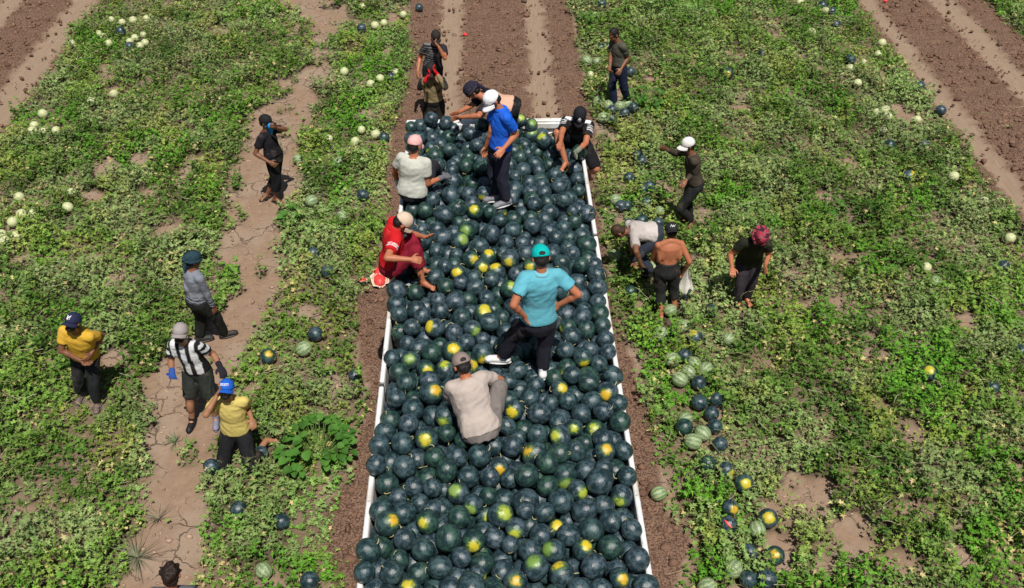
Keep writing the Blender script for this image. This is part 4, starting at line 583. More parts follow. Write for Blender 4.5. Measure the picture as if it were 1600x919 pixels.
def person(key, label, face, skin='tan', shirt=None, trousers=None, hat=None, hair=(.012, .01, .009), shoe=None, glove=(None, None),
           beard=False, curl=(.35, .35), long_hair=False, mask=None, handdir=(None, None)):
    j = {k: np.array(v, float) for k, v in JOINTS[key].items()}
    org = np.array([j['P'][0], j['P'][1], min(j['AR'][2], j['AL'][2]) - .08])
    for k in j:
        if k not in ('fwd', 'tR', 'tL'): j[k] = j[k] - org
    P, N, H = j['P'], j['N'], j['H']
    up = unit(N - P); tl = np.linalg.norm(N - P)
    rt = unit(j['SR'] - j['SL']); rt = unit(rt - up * (rt @ up)); fw = np.cross(up, rt)
    hr = unit(j['HR'] - j['HL'])
    hd, pt = math.radians(face[0]), math.radians(face[1])
    lf = np.array([-math.sin(hd) * math.cos(pt), math.cos(hd) * math.cos(pt), math.sin(pt)])
    hu = unit(unit(H - N) * .35 + np.array([0, 0, 1.0]) * .65); hu = unit(hu - lf * (hu @ lf)); hs = np.cross(lf, hu)
    # ---- body
    B = []
    k = tl / .57
    def ring(t, w, d, off=0): return (P + up * t * k + fw * off, rt * w, fw * d)
    prof = [(-.10, .12, .095, -.01), (-.02, .158, .108, -.015), (.08, .15, .1, -.005), (.2, .138, .093, .0), (.34, .158, .108, -.005), (.45, .165, .105, -.015), (.51, .13, .085, -.015), (.555, .075, .065, -.01)]
    B.append(loft([ring(*q) for q in prof]))
    B.append(cap_prim(N - up * .05, H - hu * .05 + lf * .005, .058, .052))
    B.append(ell(H + hu * .02 - lf * .008, hs * .077, lf * .097, hu * .098))
    B.append(ell(H - hu * .055 + lf * .028, hs * .058, lf * .062, hu * .062))
    B.append(cap_prim(H - hu * .005 + lf * .088, H - hu * .036 + lf * .108, .011, .016, seg=8))      # nose
    B.append(ell(H + hu * .012 + lf * .082, hs * .05, lf * .016, hu * .012))                         # brow
    B.append(ell(H - hu * .066 + lf * .082, hs * .024, lf * .012, hu * .008))                        # upper lip
    B.append(ell(H - hu * .078 + lf * .080, hs * .021, lf * .011, hu * .007))                        # lower lip
    for s in (-1, 1): B.append(ell(H + hs * s * .08 - hu * .012 - lf * .008, hs * .012, lf * .022, hu * .033))   # ears
    if not shirt:
        for s in (-1, 1):
            B.append(ell(N - up * .18 + rt * s * .085 - fw * .07, rt * .065, fw * .026, up * .11)); B.append(ell(N - up * .37 + rt * s * .045 - fw * .072, rt * .045, fw * .026, up * .2)); B.append(ell(N - up * .24 + rt * s * .145 - fw * .02, rt * .04, fw * .07, up * .12))
            B.append(cap_prim(N + up * .02 - fw * .02, N - up * .04 + rt * s * .13 - fw * .015, .05, .04))
    for s in 'RL':
        Sh, E, W = j['S' + s], j['E' + s], j['W' + s]
        B.append(cap_prim(N - up * .085, Sh, .060, .053)); B.append(cap_prim(Sh, E, .053, .042)); B.append(cap_prim(E, W, .043, .028))
        B.append(ell(E * .7 + W * .3, unit(W - E) * .08, unit(np.cross(W - E, [.3, .2, 1])) * .043, unit(np.cross(W - E, np.cross(W - E, [.3, .2, 1]))) * .043))
        Hh, K, A, T = j['H' + s], j['K' + s], j['A' + s], unit(j['t' + s])
        B.append(cap_prim(Hh, K, .088, .058)); B.append(cap_prim(K, A, .056, .037))
        back = unit(np.cross(np.cross(A - K, T), A - K)) if np.linalg.norm(np.cross(A - K, T)) > .01 else T
        B.append(ell(K * .68 + A * .32 - back * -.018, unit(A - K) * .13, np.cross(unit(A - K), back) * .054, back * .056))
        dn = np.array([0, 0, -1.0])
        B.append(cap_prim(A + dn * .035 - T * .035, A + dn * .045 + T * .13, .034, .026)); B.append(cap_prim(A, A + dn * .03 + T * .06, .036, .034))
        sd = unit(np.cross(T, dn))
        for q in range(5): B.append(cap_prim(A + dn * .05 + T * .13 + sd * (q - 2) * .017, A + dn * .054 + T * (.172 - abs(q - 1) * .007) + sd * (q - 2) * .019, .0095, .0085, seg=6))
    hands = {}
    for i, s in enumerate('RL'):
        d = j['W' + s] - j['E' + s]
        if handdir[i] is not None: d = unit(d) * .3 + np.array(handdir[i], float)
        t = fw + np.array([0, 0, .25]) - unit(j['S' + s] - N) * .3
        hands[s] = (j['W' + s], d, t, (1 if s == 'R' else -1) * -1, curl[i])
        B += hand_prims(*hands[s])
    sk = SKINS[skin]
    body = skin_obj('person', B, .0085, None, M_SKIN, 2 if shirt else 7, .3, sk)
    body.location = org
    tag(body, label, 'person', 'farm workers')
    # ---- eyes, hair, beard
    for s in (-1, 1):
        skin_obj('eye', [ell(H + hs * s * .031 + lf * .083 - hu * .004, hs * .013, lf * .012, hu * .007, 8, 6)], .004, body, M_SHOE, 1, None, (.02, .015, .012))
    if hair:
        hp = [ell(H + hu * .02 - lf * .02, hs * .079, lf * .09, hu * .085)] if hat else [ell(H + hu * .028 - lf * .016, hs * .083, lf * .097, hu * .1)]
        hp.append(ell(H - hu * .03 - lf * .045, hs * .072, lf * .056, hu * .062))
        if long_hair:
            for q in range(40):
                v = unit(rng.normal(size=3)); v = v if v @ hu > -.3 and v @ lf < .55 else -v * .3 - lf
                c = H + hu * .03 - lf * .012 + hs * (v @ hs) * .083 + lf * (v @ lf) * .097 + hu * (v @ hu) * .098
                hp.append(ell(c, unit(rng.normal(size=3)) * .026, [0, 0, .024], [.022, 0, 0], 6, 5))
        skin_obj('hair', hp, .010, body, M_HAIR, 2, None, hair, .006, 40)
    if beard:
        skin_obj('beard', [ell(H - hu * .082 + lf * .042, hs * .058, lf * .056, hu * .036), ell(H - hu * .055 + lf * .02, hs * .066, lf * .04, hu * .04),
                           ell(H - hu * .05 + lf * .093, hs * .03, lf * .012, hu * .006, 8, 6)], .009, body, M_HAIR, 2, None, (.014, .011, .01), .004, 60)
    if mask:
        skin_obj('face_cloth', [ell(H - hu * .05 + lf * .05, hs * .068, lf * .066, hu * .056), cap_prim(H - hu * .08 + lf * .09, H - hu * .19 + lf * .09, .05, .03), ell(H - hu * .02 + lf * .09 + hs * .05, hs * .04, lf * .03, hu * .045)], .011, body, M_CLOTH, 2, None, mask, .012, 16)
    # ---- shirt
    if shirt:
        g = shirt.get('g', .013); hem = shirt.get('hem', .03); sl = shirt.get('sleeve', .55)
        fl = shirt.get('flare', .012)
        sp = [(hem, .165 + g + fl, .118 + g + fl, -.01), (max(.05, hem + .03), .163 + g + fl, .115 + g + fl, -.01), (.12, .15 + g + fl, .105 + g + fl, -.005), (.22, .145 + g, .1 + g, 0), (.34, .163 + g, .11 + g, -.005), (.45, .168 + g * .8, .106 + g * .8, -.015), (.51, .14 + g * .5, .09 + g * .4, -.015), (.55, .088, .08, -.01)]
        prims = [loft([ring(*q) for q in sp])]
        for s in 'RL':
            Sh, E, W = j['S' + s], j['E' + s], j['W' + s]
            prims.append(cap_prim(N - up * .085, Sh, .079, .069))
            if sl == 'long':
                prims.append(cap_prim(Sh, E, .064, .053)); prims.append(cap_prim(E, E * .06 + W * .94, .053, .038, True, False))
            elif sl > 0:
                prims.append(cap_prim(Sh, Sh * (1 - sl) + E * sl, .069, .065 + shirt.get('loose', .006), True, False))
        c = shirt['col']; fn = c
        if callable(c): fn = (lambda co, c=c: c(np.c_[(co - P) @ rt, (co - P) @ fw, (co - P) @ up / k], co, j))
        skin_obj(shirt.get('name', 'shirt'), prims, .0135, body, M_CLOTH, 3, None, fn, shirt.get('wr', .0062), 10, up * .45 + rt * .75)
        if shirt.get('collar'):
            cc = N - up * .012 + fw * .004
            skin_obj('collar', [loft([(cc - up * .02, rt * .088, fw * .088), (cc + up * .02 - fw * .006, rt * .078, fw * .078)])], .012, body, M_CLOTH, 2, None, shirt['collar'])
    # ---- trousers
    if trousers:
        ln = trousers.get('len', 'long'); g = .018
        prims = [loft([ring(-.115, .13 + g, .105 + g, -.01), ring(-.03, .165 + g, .115 + g, -.015), ring(.06, .158 + g * .6, .11 + g * .6, -.008), ring(trousers.get('top', .16), .15 + g * .5, .104 + g * .5, -.004)])]
        for s in 'RL':
            Hh, K, A = j['H' + s], j['K' + s], j['A' + s]
            prims.append(ell(Hh, rt * .1, fw * .105, up * .1))
            if ln == 'long':
                prims.append(cap_prim(Hh, K, .104, .078)); prims.append(cap_prim(K, A * .93 + K * .07, .078, .066, True, False))
            elif ln == 'crop':
                prims.append(cap_prim(Hh, K, .104, .08)); prims.append(cap_prim(K, A * .5 + K * .5, .08, .076, True, False))
            else:
                prims.append(cap_prim(Hh, Hh * .06 + K * .94, .108, .09, True, False))
        skin_obj(trousers.get('name', 'trousers'), prims, .014, body, M_CLOTH, 3, None, trousers['col'], .010, 11, unit([.2, .1, 1]))
        if trousers.get('belt'):
            skin_obj('belt', [loft([ring(.125, .163, .118, -.004), ring(.158, .160, .115, -.004)])], .01, body, M_SHOE, 1, None, trousers['belt'])
    # ---- shoes
    if shoe:
        for i, s in enumerate('RL'):
            st = shoe[i] if isinstance(shoe, list) else shoe
            if not st: continue
            A, T = j['A' + s], unit(j['t' + s]); dn = np.array([0, 0, -1.0]); sd = unit(np.cross(T, dn))
            if st[0] == 'slide':
                so = skin_obj('sandal', [loft([(A + dn * .087 - T * .07, sd * .036, T * .03), (A + dn * .072 - T * .07, sd * .036, T * .03)], 10), ell(A + dn * .078 + T * .05, sd * .046, T * .15, dn * .012), cap_prim(A + dn * .05 + T * .07 - sd * .048, A + dn * .05 + T * .07 + sd * .048, .024, .024)], .009, body, M_SHOE, 1, None, st[1])
            else:
                so = skin_obj('shoe', [cap_prim(A + dn * .035 - T * .04, A + dn * .04 + T * .14, .046, .04), cap_prim(A + dn * -.02, A + dn * .03, .046, .047), ell(A + dn * .045 + T * .14, sd * .046, T * .06, dn * .034), ell(A + dn * .035, sd * .045, T * .06, dn * .05)], .010, body, M_SHOE, 2, None, st[1])
                skin_obj('sole', [ell(A + dn * .075 + T * .055, sd * .052, T * .155, dn * .016)], .009, so, M_SHOE, 1, None, st[2])
    for i, s in enumerate('RL'):
        if glove[i]:
            W, d, t, sg, cu = hands[s]
            gp = hand_prims(W, d, t, sg, cu, .0045); gp.append(cap_prim(W - unit(d) * .06, W, .04, .036))
            skin_obj('glove', gp, .008, body, M_CLOTH, 2, .6, glove[i])
    # ---- hats
    if hat:
        kind, hc = hat[0], hat[1]
        base = H + hu * .03
        if kind == 'cap':
            bl = -1 if len(hat) > 2 and hat[2] == 'back' else 1
            f2 = lf * bl
            rings = []
            for q, a in enumerate((-12, 0, 18, 36, 54, 70, 82)):
                ca, sa = math.cos(math.radians(a)), math.sin(math.radians(a))
                rings.append((base + hu * (.1 * sa + (.0 if a > -1 else -.004)) - lf * .006 + f2 * .004 * sa, hs * .092 * ca, lf * .11 * ca))
            cap = skin_obj('cap', [loft(rings, 24), ell(base + hu * .098 - lf * .004, hs * .009, lf * .009, hu * .007, 8, 6)], .0075, body, M_CLOTH_FLAT, 2, .7, hc, .002, 14)
            # brim: a curved visor with real thickness
            vs = []; fs = []; n = 13; m = 5
            for lay in (0, 1):
                for a in range(n):
                    th = math.radians(-72 + 144 * a / (n - 1))
                    ext = .082 * (math.cos(th * 1.12) ** .6 if math.cos(th * 1.12) > 0 else 0)
                    for b in range(m):
                        u = b / (m - 1)
                        w = math.sin(th); c_ = math.cos(th)
                        p = base + hu * (-.012 - .018 * u - .022 * w * w * (1 + u)) - lf * .006 + hs * (.092 * w) * (1 + .04 * u) + f2 * (.110 * c_ + ext * u)
                        vs.append(p - hu * .006 * lay)
            nn = n * m
            for a in range(n - 1):
                for b in range(m - 1):
                    q = [a * m + b, a * m + b + 1, (a + 1) * m + b + 1, (a + 1) * m + b]
                    fs.append(tuple(q)); fs.append(tuple(x + nn for x in reversed(q)))
            for a in range(n - 1):
                e = m - 1
                fs.append((a * m + e, a * m + e + nn, (a + 1) * m + e + nn, (a + 1) * m + e)); fs.append(((a + 1) * m, (a + 1) * m + nn, a * m + nn, a * m))
            me = bpy.data.meshes.new('brim'); me.from_pydata([tuple(v) for v in vs], [], fs)
            bc = hat[3] if len(hat) > 3 and hat[3] else hc
            set_cols(me, np.tile(np.array(bc, np.float32), (len(vs), 1)))
            for p_ in me.polygons: p_.use_smooth = True
            link('brim', me, cap, M_CLOTH_FLAT)
            if len(hat) > 4 and hat[4]: emblem(cap, base, hs, f2, hu, hat[4])
            if bl == 1 and len(hat) > 5 and hat[5]:          # strap opening at the back, hair showing through
                skin_obj('strap_opening', [ell(base + hu * .008 - lf * .113, hs * .036, lf * .006, hu * .024)], .006, cap, M_HAIR, 1, None, (.012, .01, .009))
        elif kind == 'bucket':
            rings = [(base + hu * (.1 * math.sin(math.radians(a))), hs * .094 * math.cos(math.radians(a)) ** .6, lf * .112 * math.cos(math.radians(a)) ** .6) for a in (-10, 5, 25, 45, 62, 76)]
            c2 = np.array(hc, float)
            def camo(co):
                o = np.empty((len(co), 3), np.float32)
                for i, p in enumerate((co * 26).tolist()):
                    v = mnoise.noise(p); o[i] = c2 if v > .1 else ((.05, .012, .022) if v < -.08 else (.30, .09, .12))
                return o
            hatob = skin_obj('bucket_hat', [loft(rings, 24)], .008, body, M_CLOTH_FLAT, 2, None, camo, .004, 14)
            skin_obj('brim', [loft([(base - hu * .038, hs * .128, lf * .148), (base - hu * .03, hs * .131, lf * .151), (base - hu * .004, hs * .1, lf * .118), (base - hu * .012, hs * .095, lf * .11)], 28)], .0075, hatob, M_CLOTH_FLAT, 2, None, camo, .004, 16)
        elif kind == 'wrap':
            pr = [ell(base + hu * .022 - lf * .012, hs * .1, lf * .122, hu * .088)]
            for q in range(4):
                tt = unit(hu + hs * (q - 1.5) * .22 - lf * .25)
                pr.append(loft([(base + hu * (-.015 + .024 * q) - lf * .012 - tt * .014, hs * (.112 - .012 * q), lf * (.13 - .013 * q)), (base + hu * (-.015 + .024 * q) - lf * .012 + tt * .014, hs * (.108 - .012 * q), lf * (.126 - .013 * q))]))
            pr.append(cap_prim(base - lf * .11 - hu * .02, base - lf * .13 - hu * .15 + hs * .02, .035, .02))
            pr.append(ell(base - lf * .11 + hu * .0, hs * .045, lf * .045, hu * .04))
            c3 = np.array(hc, np.float32); c4 = np.array(hat[2], np.float32)
            def two(co): 
                w = ((co - base) @ hs > .0).astype(np.float32)[:, None]; return c3 * (1 - w) + c4 * w
            skin_obj('headscarf', pr, .0085, body, M_CLOTH, 2, None, two, .006, 26)
        elif kind == 'visor':
            pr = [ell(base + hu * .012 - lf * .008, hs * .094, lf * .11, hu * .09)]
            skin_obj('cap', pr, .009, body, M_CLOTH, 2, None, hc, .003, 14)
    return body

def emblem(cap, base, hs, f2, hu, what):
    """raised stitched marks on the front of a cap; strokes in (x, height) on the dome"""
    strokes = {'NY': [((-.019, .026), (-.019, .066)), ((-.019, .066), (.012, .026)), ((.012, .026), (.012, .066)), ((-.024, .07), (.0, .05)), ((.024, .07), (.0, .05)), ((.0, .05), (.0, .02))],
               'bars': [((-.018, .02), (-.018, .05)), ((0, .02), (0, .058)), ((.018, .02), (.018, .05)), ((-.018, .066), (.0, .082)), ((.018, .066), (0, .082)), ((-.01, .066), (.01, .066))],
               'script': [((-.035, .03), (-.02, .06)), ((-.02, .06), (-.01, .03)), ((-.01, .03), (.005, .055)), ((.005, .055), (.015, .03)), ((.015, .03), (.035, .06))],
               'word': [((-.045, .03), (-.045, .045)), ((-.03, .03), (-.022, .045)), ((-.01, .03), (-.01, .045)), ((.004, .03), (.012, .045)), ((.024, .03), (.024, .045)), ((.04, .03), (.046, .045)), ((-.045, .052), (.045, .052))]}[what]
    def on(x, h):
        sa = min(.98, h / .1); ca = math.sqrt(1 - sa * sa)
        th = math.asin(max(-.99, min(.99, x / (.092 * max(ca, .3)))))
        return base + hu * h + hs * .094 * ca * math.sin(th) + f2 * (.113 * ca * math.cos(th) + .003)
    pr = []
    for a, b in strokes:
        for q in range(2):
            u0, u1 = q / 2, (q + 1) / 2
            p0 = on(a[0] * (1 - u0) + b[0] * u0, a[1] * (1 - u0) + b[1] * u0); p1 = on(a[0] * (1 - u1) + b[0] * u1, a[1] * (1 - u1) + b[1] * u1)
            pr.append(cap_prim(p0, p1, .0038, .0038, seg=6))
    vs, fs = [], []
    for v, f in pr:
        o = len(vs); vs += [tuple(x) for x in v]; fs += [tuple(i + o for i in q) for q in f]
    me = bpy.data.meshes.new('emblem'); me.from_pydata(vs, [], fs)
    set_cols(me, np.tile(np.array((.8, .8, .8), np.float32), (len(vs), 1)))
    link('emblem', me, cap, M_CLOTH_FLAT)

BLK = (.012, .012, .014); NAVY = (.014, .016, .028)
def stripes_v(l, co, j):          # black and white football jersey, upright bands
    w = (np.sin((l[:, 0] + .02) * 2 * math.pi / .125) > -.1).astype(np.float32)
    ab = np.abs(l[:, 0]) > .2
    w[ab] = (np.sin(l[ab, 2] * 2 * math.pi / .1) > 0)
    return w[:, None] * np.array((.62, .62, .62)) + (1 - w[:, None]) * np.array(BLK)
def stripes_h(l, co, j):
    w = (np.sin(l[:, 2] * 2 * math.pi / .055) > .72).astype(np.float32) * (l[:, 0] > -.02)
    return w[:, None] * np.array((.17, .17, .17)) + (1 - w[:, None]) * np.array((.022, .022, .026))
def red_polo(l, co, j):
    o = np.tile(np.array((.52, .012, .016), np.float32), (len(l), 1))
    for s in 'RL':
        ax = j['E' + s] - j['S' + s]; u = ((co - j['S' + s]) @ ax) / (ax @ ax)
        near = np.linalg.norm(co - j['S' + s] - np.outer(u, ax), axis=1) < .11
        for c0 in (.40, .50):
            o[near & (np.abs(u - c0) < .026)] = (.75, .7, .7)
    return o
def sport_black(l, co, j):
    o = np.tile(np.array(BLK, np.float32), (len(l), 1))
    for s in 'RL':
        ax = j['E' + s] - j['S' + s]; u = ((co - j['S' + s]) @ ax) / (ax @ ax)
        m = (u > .15) & (np.abs(l[:, 0]) > .15)
        o[m & (np.sin((l[:, 1]) * 2 * math.pi / .036) > .2) & (u < .42)] = (.6, .6, .6)
    top = (l[:, 2] > .47) & (np.abs(l[:, 0]) > .07) & (np.abs(l[:, 0]) < .18) & (np.abs(l[:, 1] + .01) < .03)
    o[top] = (.72, .72, .72)
    m = (l[:, 2] > .2) & (l[:, 2] < .33) & (np.abs(l[:, 0]) < .24)
    o[m] = (.035, .037, .045)
    return o
def camo_shirt(l, co, j):
    o = np.empty((len(l), 3), np.float32)
    for i, p in enumerate((co * 11).tolist()):
        v = mnoise.noise(p); o[i] = (.26, .19, .10) if v > -.05 else ((.05, .055, .025) if v < -.25 else (.15, .13, .06))
    o[np.abs(l[:, 0]) > .185] = BLK
    o[l[:, 2] < .12] = BLK
    return o
def raglan(l, co, j):
    o = np.tile(np.array((.62, .36, .25), np.float32), (len(l), 1))
    o[(l[:, 2] > .36) | (np.abs(l[:, 0]) > .19)] = (.016, .016, .022)
    return o
def torn_stripe(l, co, j):
    o = np.tile(np.array((.21, .225, .26), np.float32), (len(l), 1))
    o[(l[:, 2] < .16) & (np.sin(l[:, 2] * 2 * math.pi / .05 + l[:, 0] * 3) > .2)] = (.03, .03, .034)
    return o

def build_people():
    person('teal', 'man in teal polo and turquoise cap standing on the melons, hands on hips', (8, -38), 'red',
           dict(col=(.115, .40, .485), sleeve=.62, collar=(.16, .46, .55), loose=.012), dict(col=(.016, .016, .024)), ('cap', (.0, .42, .40), 0, 0, None, 1),
           shoe=('shoe', (.7, .7, .68), (.6, .6, .58)), curl=(.5, .5))
    person('beige', 'man in pale beige shirt and taupe cap squatting on the melons, back turned', (22, -50), 'red',
           dict(col=(.44, .37, .325), sleeve=.6, hem=-.03, g=.024), dict(col=(.19, .165, .15)), ('cap', (.25, .19, .165), 0, 0, None, 1),
           shoe=('shoe', (.1, .1, .1), (.2, .2, .2)), curl=(.6, .6))
    person('red', 'man in red polo, crimson trousers and beige cap seated on the left rail', (-70, -55), 'red',
           dict(col=red_polo, sleeve=.66, collar=(.5, .012, .016)), dict(col=(.22, .012, .028), len='crop'), ('cap', (.62, .47, .35)), curl=(.55, .4))
    person('white', 'man in white T-shirt and pink cap sitting by the left rail, back turned', (-28, -25), 'red',
           dict(col=(.52, .52, .45), sleeve=.6, hem=-.03, g=.03, wr=.005), dict(col=(.02, .02, .024)), ('cap', (.72, .40, .37)), glove=((.13, .13, .14), (.6, .6, .62)), shoe=('shoe', (.03, .03, .03), (.1, .1, .1)), curl=(.6, .4))
    person('blue', 'man in bright blue polo and white cap standing on the melons, hand on hip', (118, -42), 'red',
           dict(col=(.012, .115, .62), sleeve=.66, collar=(.012, .12, .64), hem=.035), dict(col=(.022, .024, .04)), ('cap', (.8, .79, .8), 0, 0, None), shoe=('shoe', (.2, .2, .22), (.5, .5, .5)), curl=(.4, .3))
    person('bandana', 'man in dark headscarf and peach black-sleeved shirt bent over the far end of the load', (95, -50), 'red',
           dict(col=raglan, sleeve=.8), dict(col=BLK), ('wrap', (.022, .02, .036), (.028, .024, .045)), curl=(.4, .4))
    person('farstripe', 'man in black striped T-shirt on the track behind the trailer, hand over his face', (182, -30), 'red',
           dict(col=stripes_h, sleeve=.6), dict(col=BLK), ('cap', (.028, .022, .02)), shoe=('shoe', BLK, BLK), curl=(.3, .7), handdir=(None, (-.6, .2, .6)))
    person('redglove', 'man in camouflage shirt and red gloves wiping his face behind the tailgate', (180, -25), 'dark',
           dict(col=camo_shirt, sleeve='long'), dict(col=(.02, .02, .016)), ('cap', (.02, .018, .018)), glove=((.55, .014, .02), (.55, .014, .02)), shoe=('shoe', BLK, BLK), curl=(.5, .5), handdir=((.4, .1, .6), (-.4, .1, .6)))
    person('logo', 'man in black sportswear and black cap sitting on the far right corner of the trailer', (170, -52), 'red',
           dict(col=sport_black, sleeve=.62), dict(col=BLK, len='knee', name='shorts'), ('cap', (.014, .014, .018), 0, 0, 'bars'), glove=(None, (.2, .22, .15)), curl=(.5, .5))
    person('faroliv', 'man in olive T-shirt and navy jeans standing in the vines at the far right', (125, -25), 'dark',
           dict(col=(.075, .075, .055), sleeve=.6, hem=.035), dict(col=(.012, .018, .04), belt=(.02, .02, .02)), None, shoe=('shoe', BLK, BLK), curl=(.8, .5))
    person('whitecap', 'barefoot man in brown long-sleeved shirt and white cap striding with an arm out', (98, -15), 'dark',
           dict(col=(.055, .042, .032), sleeve='long'), dict(col=(.02, .021, .02)), ('cap', (.74, .69, .66)), curl=(.3, .5))
    person('bent', 'man in pale grey T-shirt bent double over the vines by the trailer', (95, -65), 'dark',
           dict(col=(.50, .45, .42), sleeve=.66, g=.03), dict(col=(.03, .036, .05)), None, hair=(.05, .026, .016), shoe=('shoe', BLK, BLK), curl=(.6, .6))
    person('shirtless', 'shirtless man in black shorts and black cap carrying a cloth, back turned', (2, -35), 'red',
           None, dict(col=(.02, .02, .02), len='crop', name='shorts', belt=(.012, .012, .012)), ('cap', (.022, .022, .024), 'back', 0, 'script'), curl=(.8, .6), shoe=('slide', (.03, .02, .018)))
    person('pinkhat', 'man in dark T-shirt and red camouflage bucket hat walking through the vines', (172, -55), 'red',
           dict(col=(.018, .02, .012), sleeve=.5), dict(col=(.034, .028, .034)), ('bucket', (.36, .035, .06)), curl=(.6, .5))
    person('mask', 'man in black holding a bright blue cloth to his face on the bare path', (-100, -12), 'dark',
           dict(col=(.014, .012, .016), sleeve=.62, hem=.03), dict(col=BLK, len='crop'), ('cap', (.016, .014, .014)), mask=(.02, .30, .66), shoe=('slide', (.02, .018, .018)), curl=(.5, .9))
    person('greylong', 'man in grey long-sleeved shirt and dark wrapped headscarf striding along the path', (-60, -10), 'dark',
           dict(col=torn_stripe, sleeve='long', hem=.03), dict(col=(.014, .016, .015)), ('wrap', (.016, .016, .024), (.022, .05, .066)), shoe=('shoe', (.03, .03, .028), (.06, .05, .045)), curl=(.5, .5))
    person('jersey', 'bearded man in black and white striped jersey, grey cap and blue gloves', (175, 25), 'tan',
           dict(col=stripes_v, sleeve=.6, hem=.03), dict(col=(.028, .032, .028), len='knee', name='shorts', belt=(.13, .04, .03)), ('cap', (.33, .29, .28), 0, 0, None), glove=((.03, .09, .34), (.02, .018, .024)),
           shoe=[('shoe', BLK, BLK), ('shoe', (.2, .2, .27), (.18, .18, .24))], beard=True, curl=(.3, .5))
    arm_covers('jersey')
    person('bluecap', 'bearded man in pale yellow polo and blue cap kneeling, hand raised to his cap', (178, 35), 'tan',
           dict(col=(.58, .46, .14), sleeve=.55, hem=.0, collar=(.64, .5, .16)), dict(col=BLK, len='crop'), ('cap', (.012, .11, .52), 0, 0, 'word'), beard=True, curl=(.5, .6), handdir=((.3, .2, .5), None))
    person('nycap', 'man in bright yellow T-shirt and navy cap with NY letters, arms folded low', (165, 30), 'dark',
           dict(col=(.60, .36, .04), sleeve=.6, hem=.03, g=.032), dict(col=(.02, .022, .024)), ('cap', (.02, .025, .06), 0, 0, 'NY'), beard=True, curl=(.6, .5), shoe=('shoe', (.16, .11, .1), (.2, .18, .17)))
    person('hair', 'dark curly haired man seen from above at the very bottom of the photo', (10, -20), 'red',
           dict(col=(.1, .1, .11), sleeve=.6), dict(col=BLK), None, hair=(.022, .012, .009), long_hair=True, shoe=('shoe', BLK, BLK))
    flush()

def arm_covers(key):
    pass

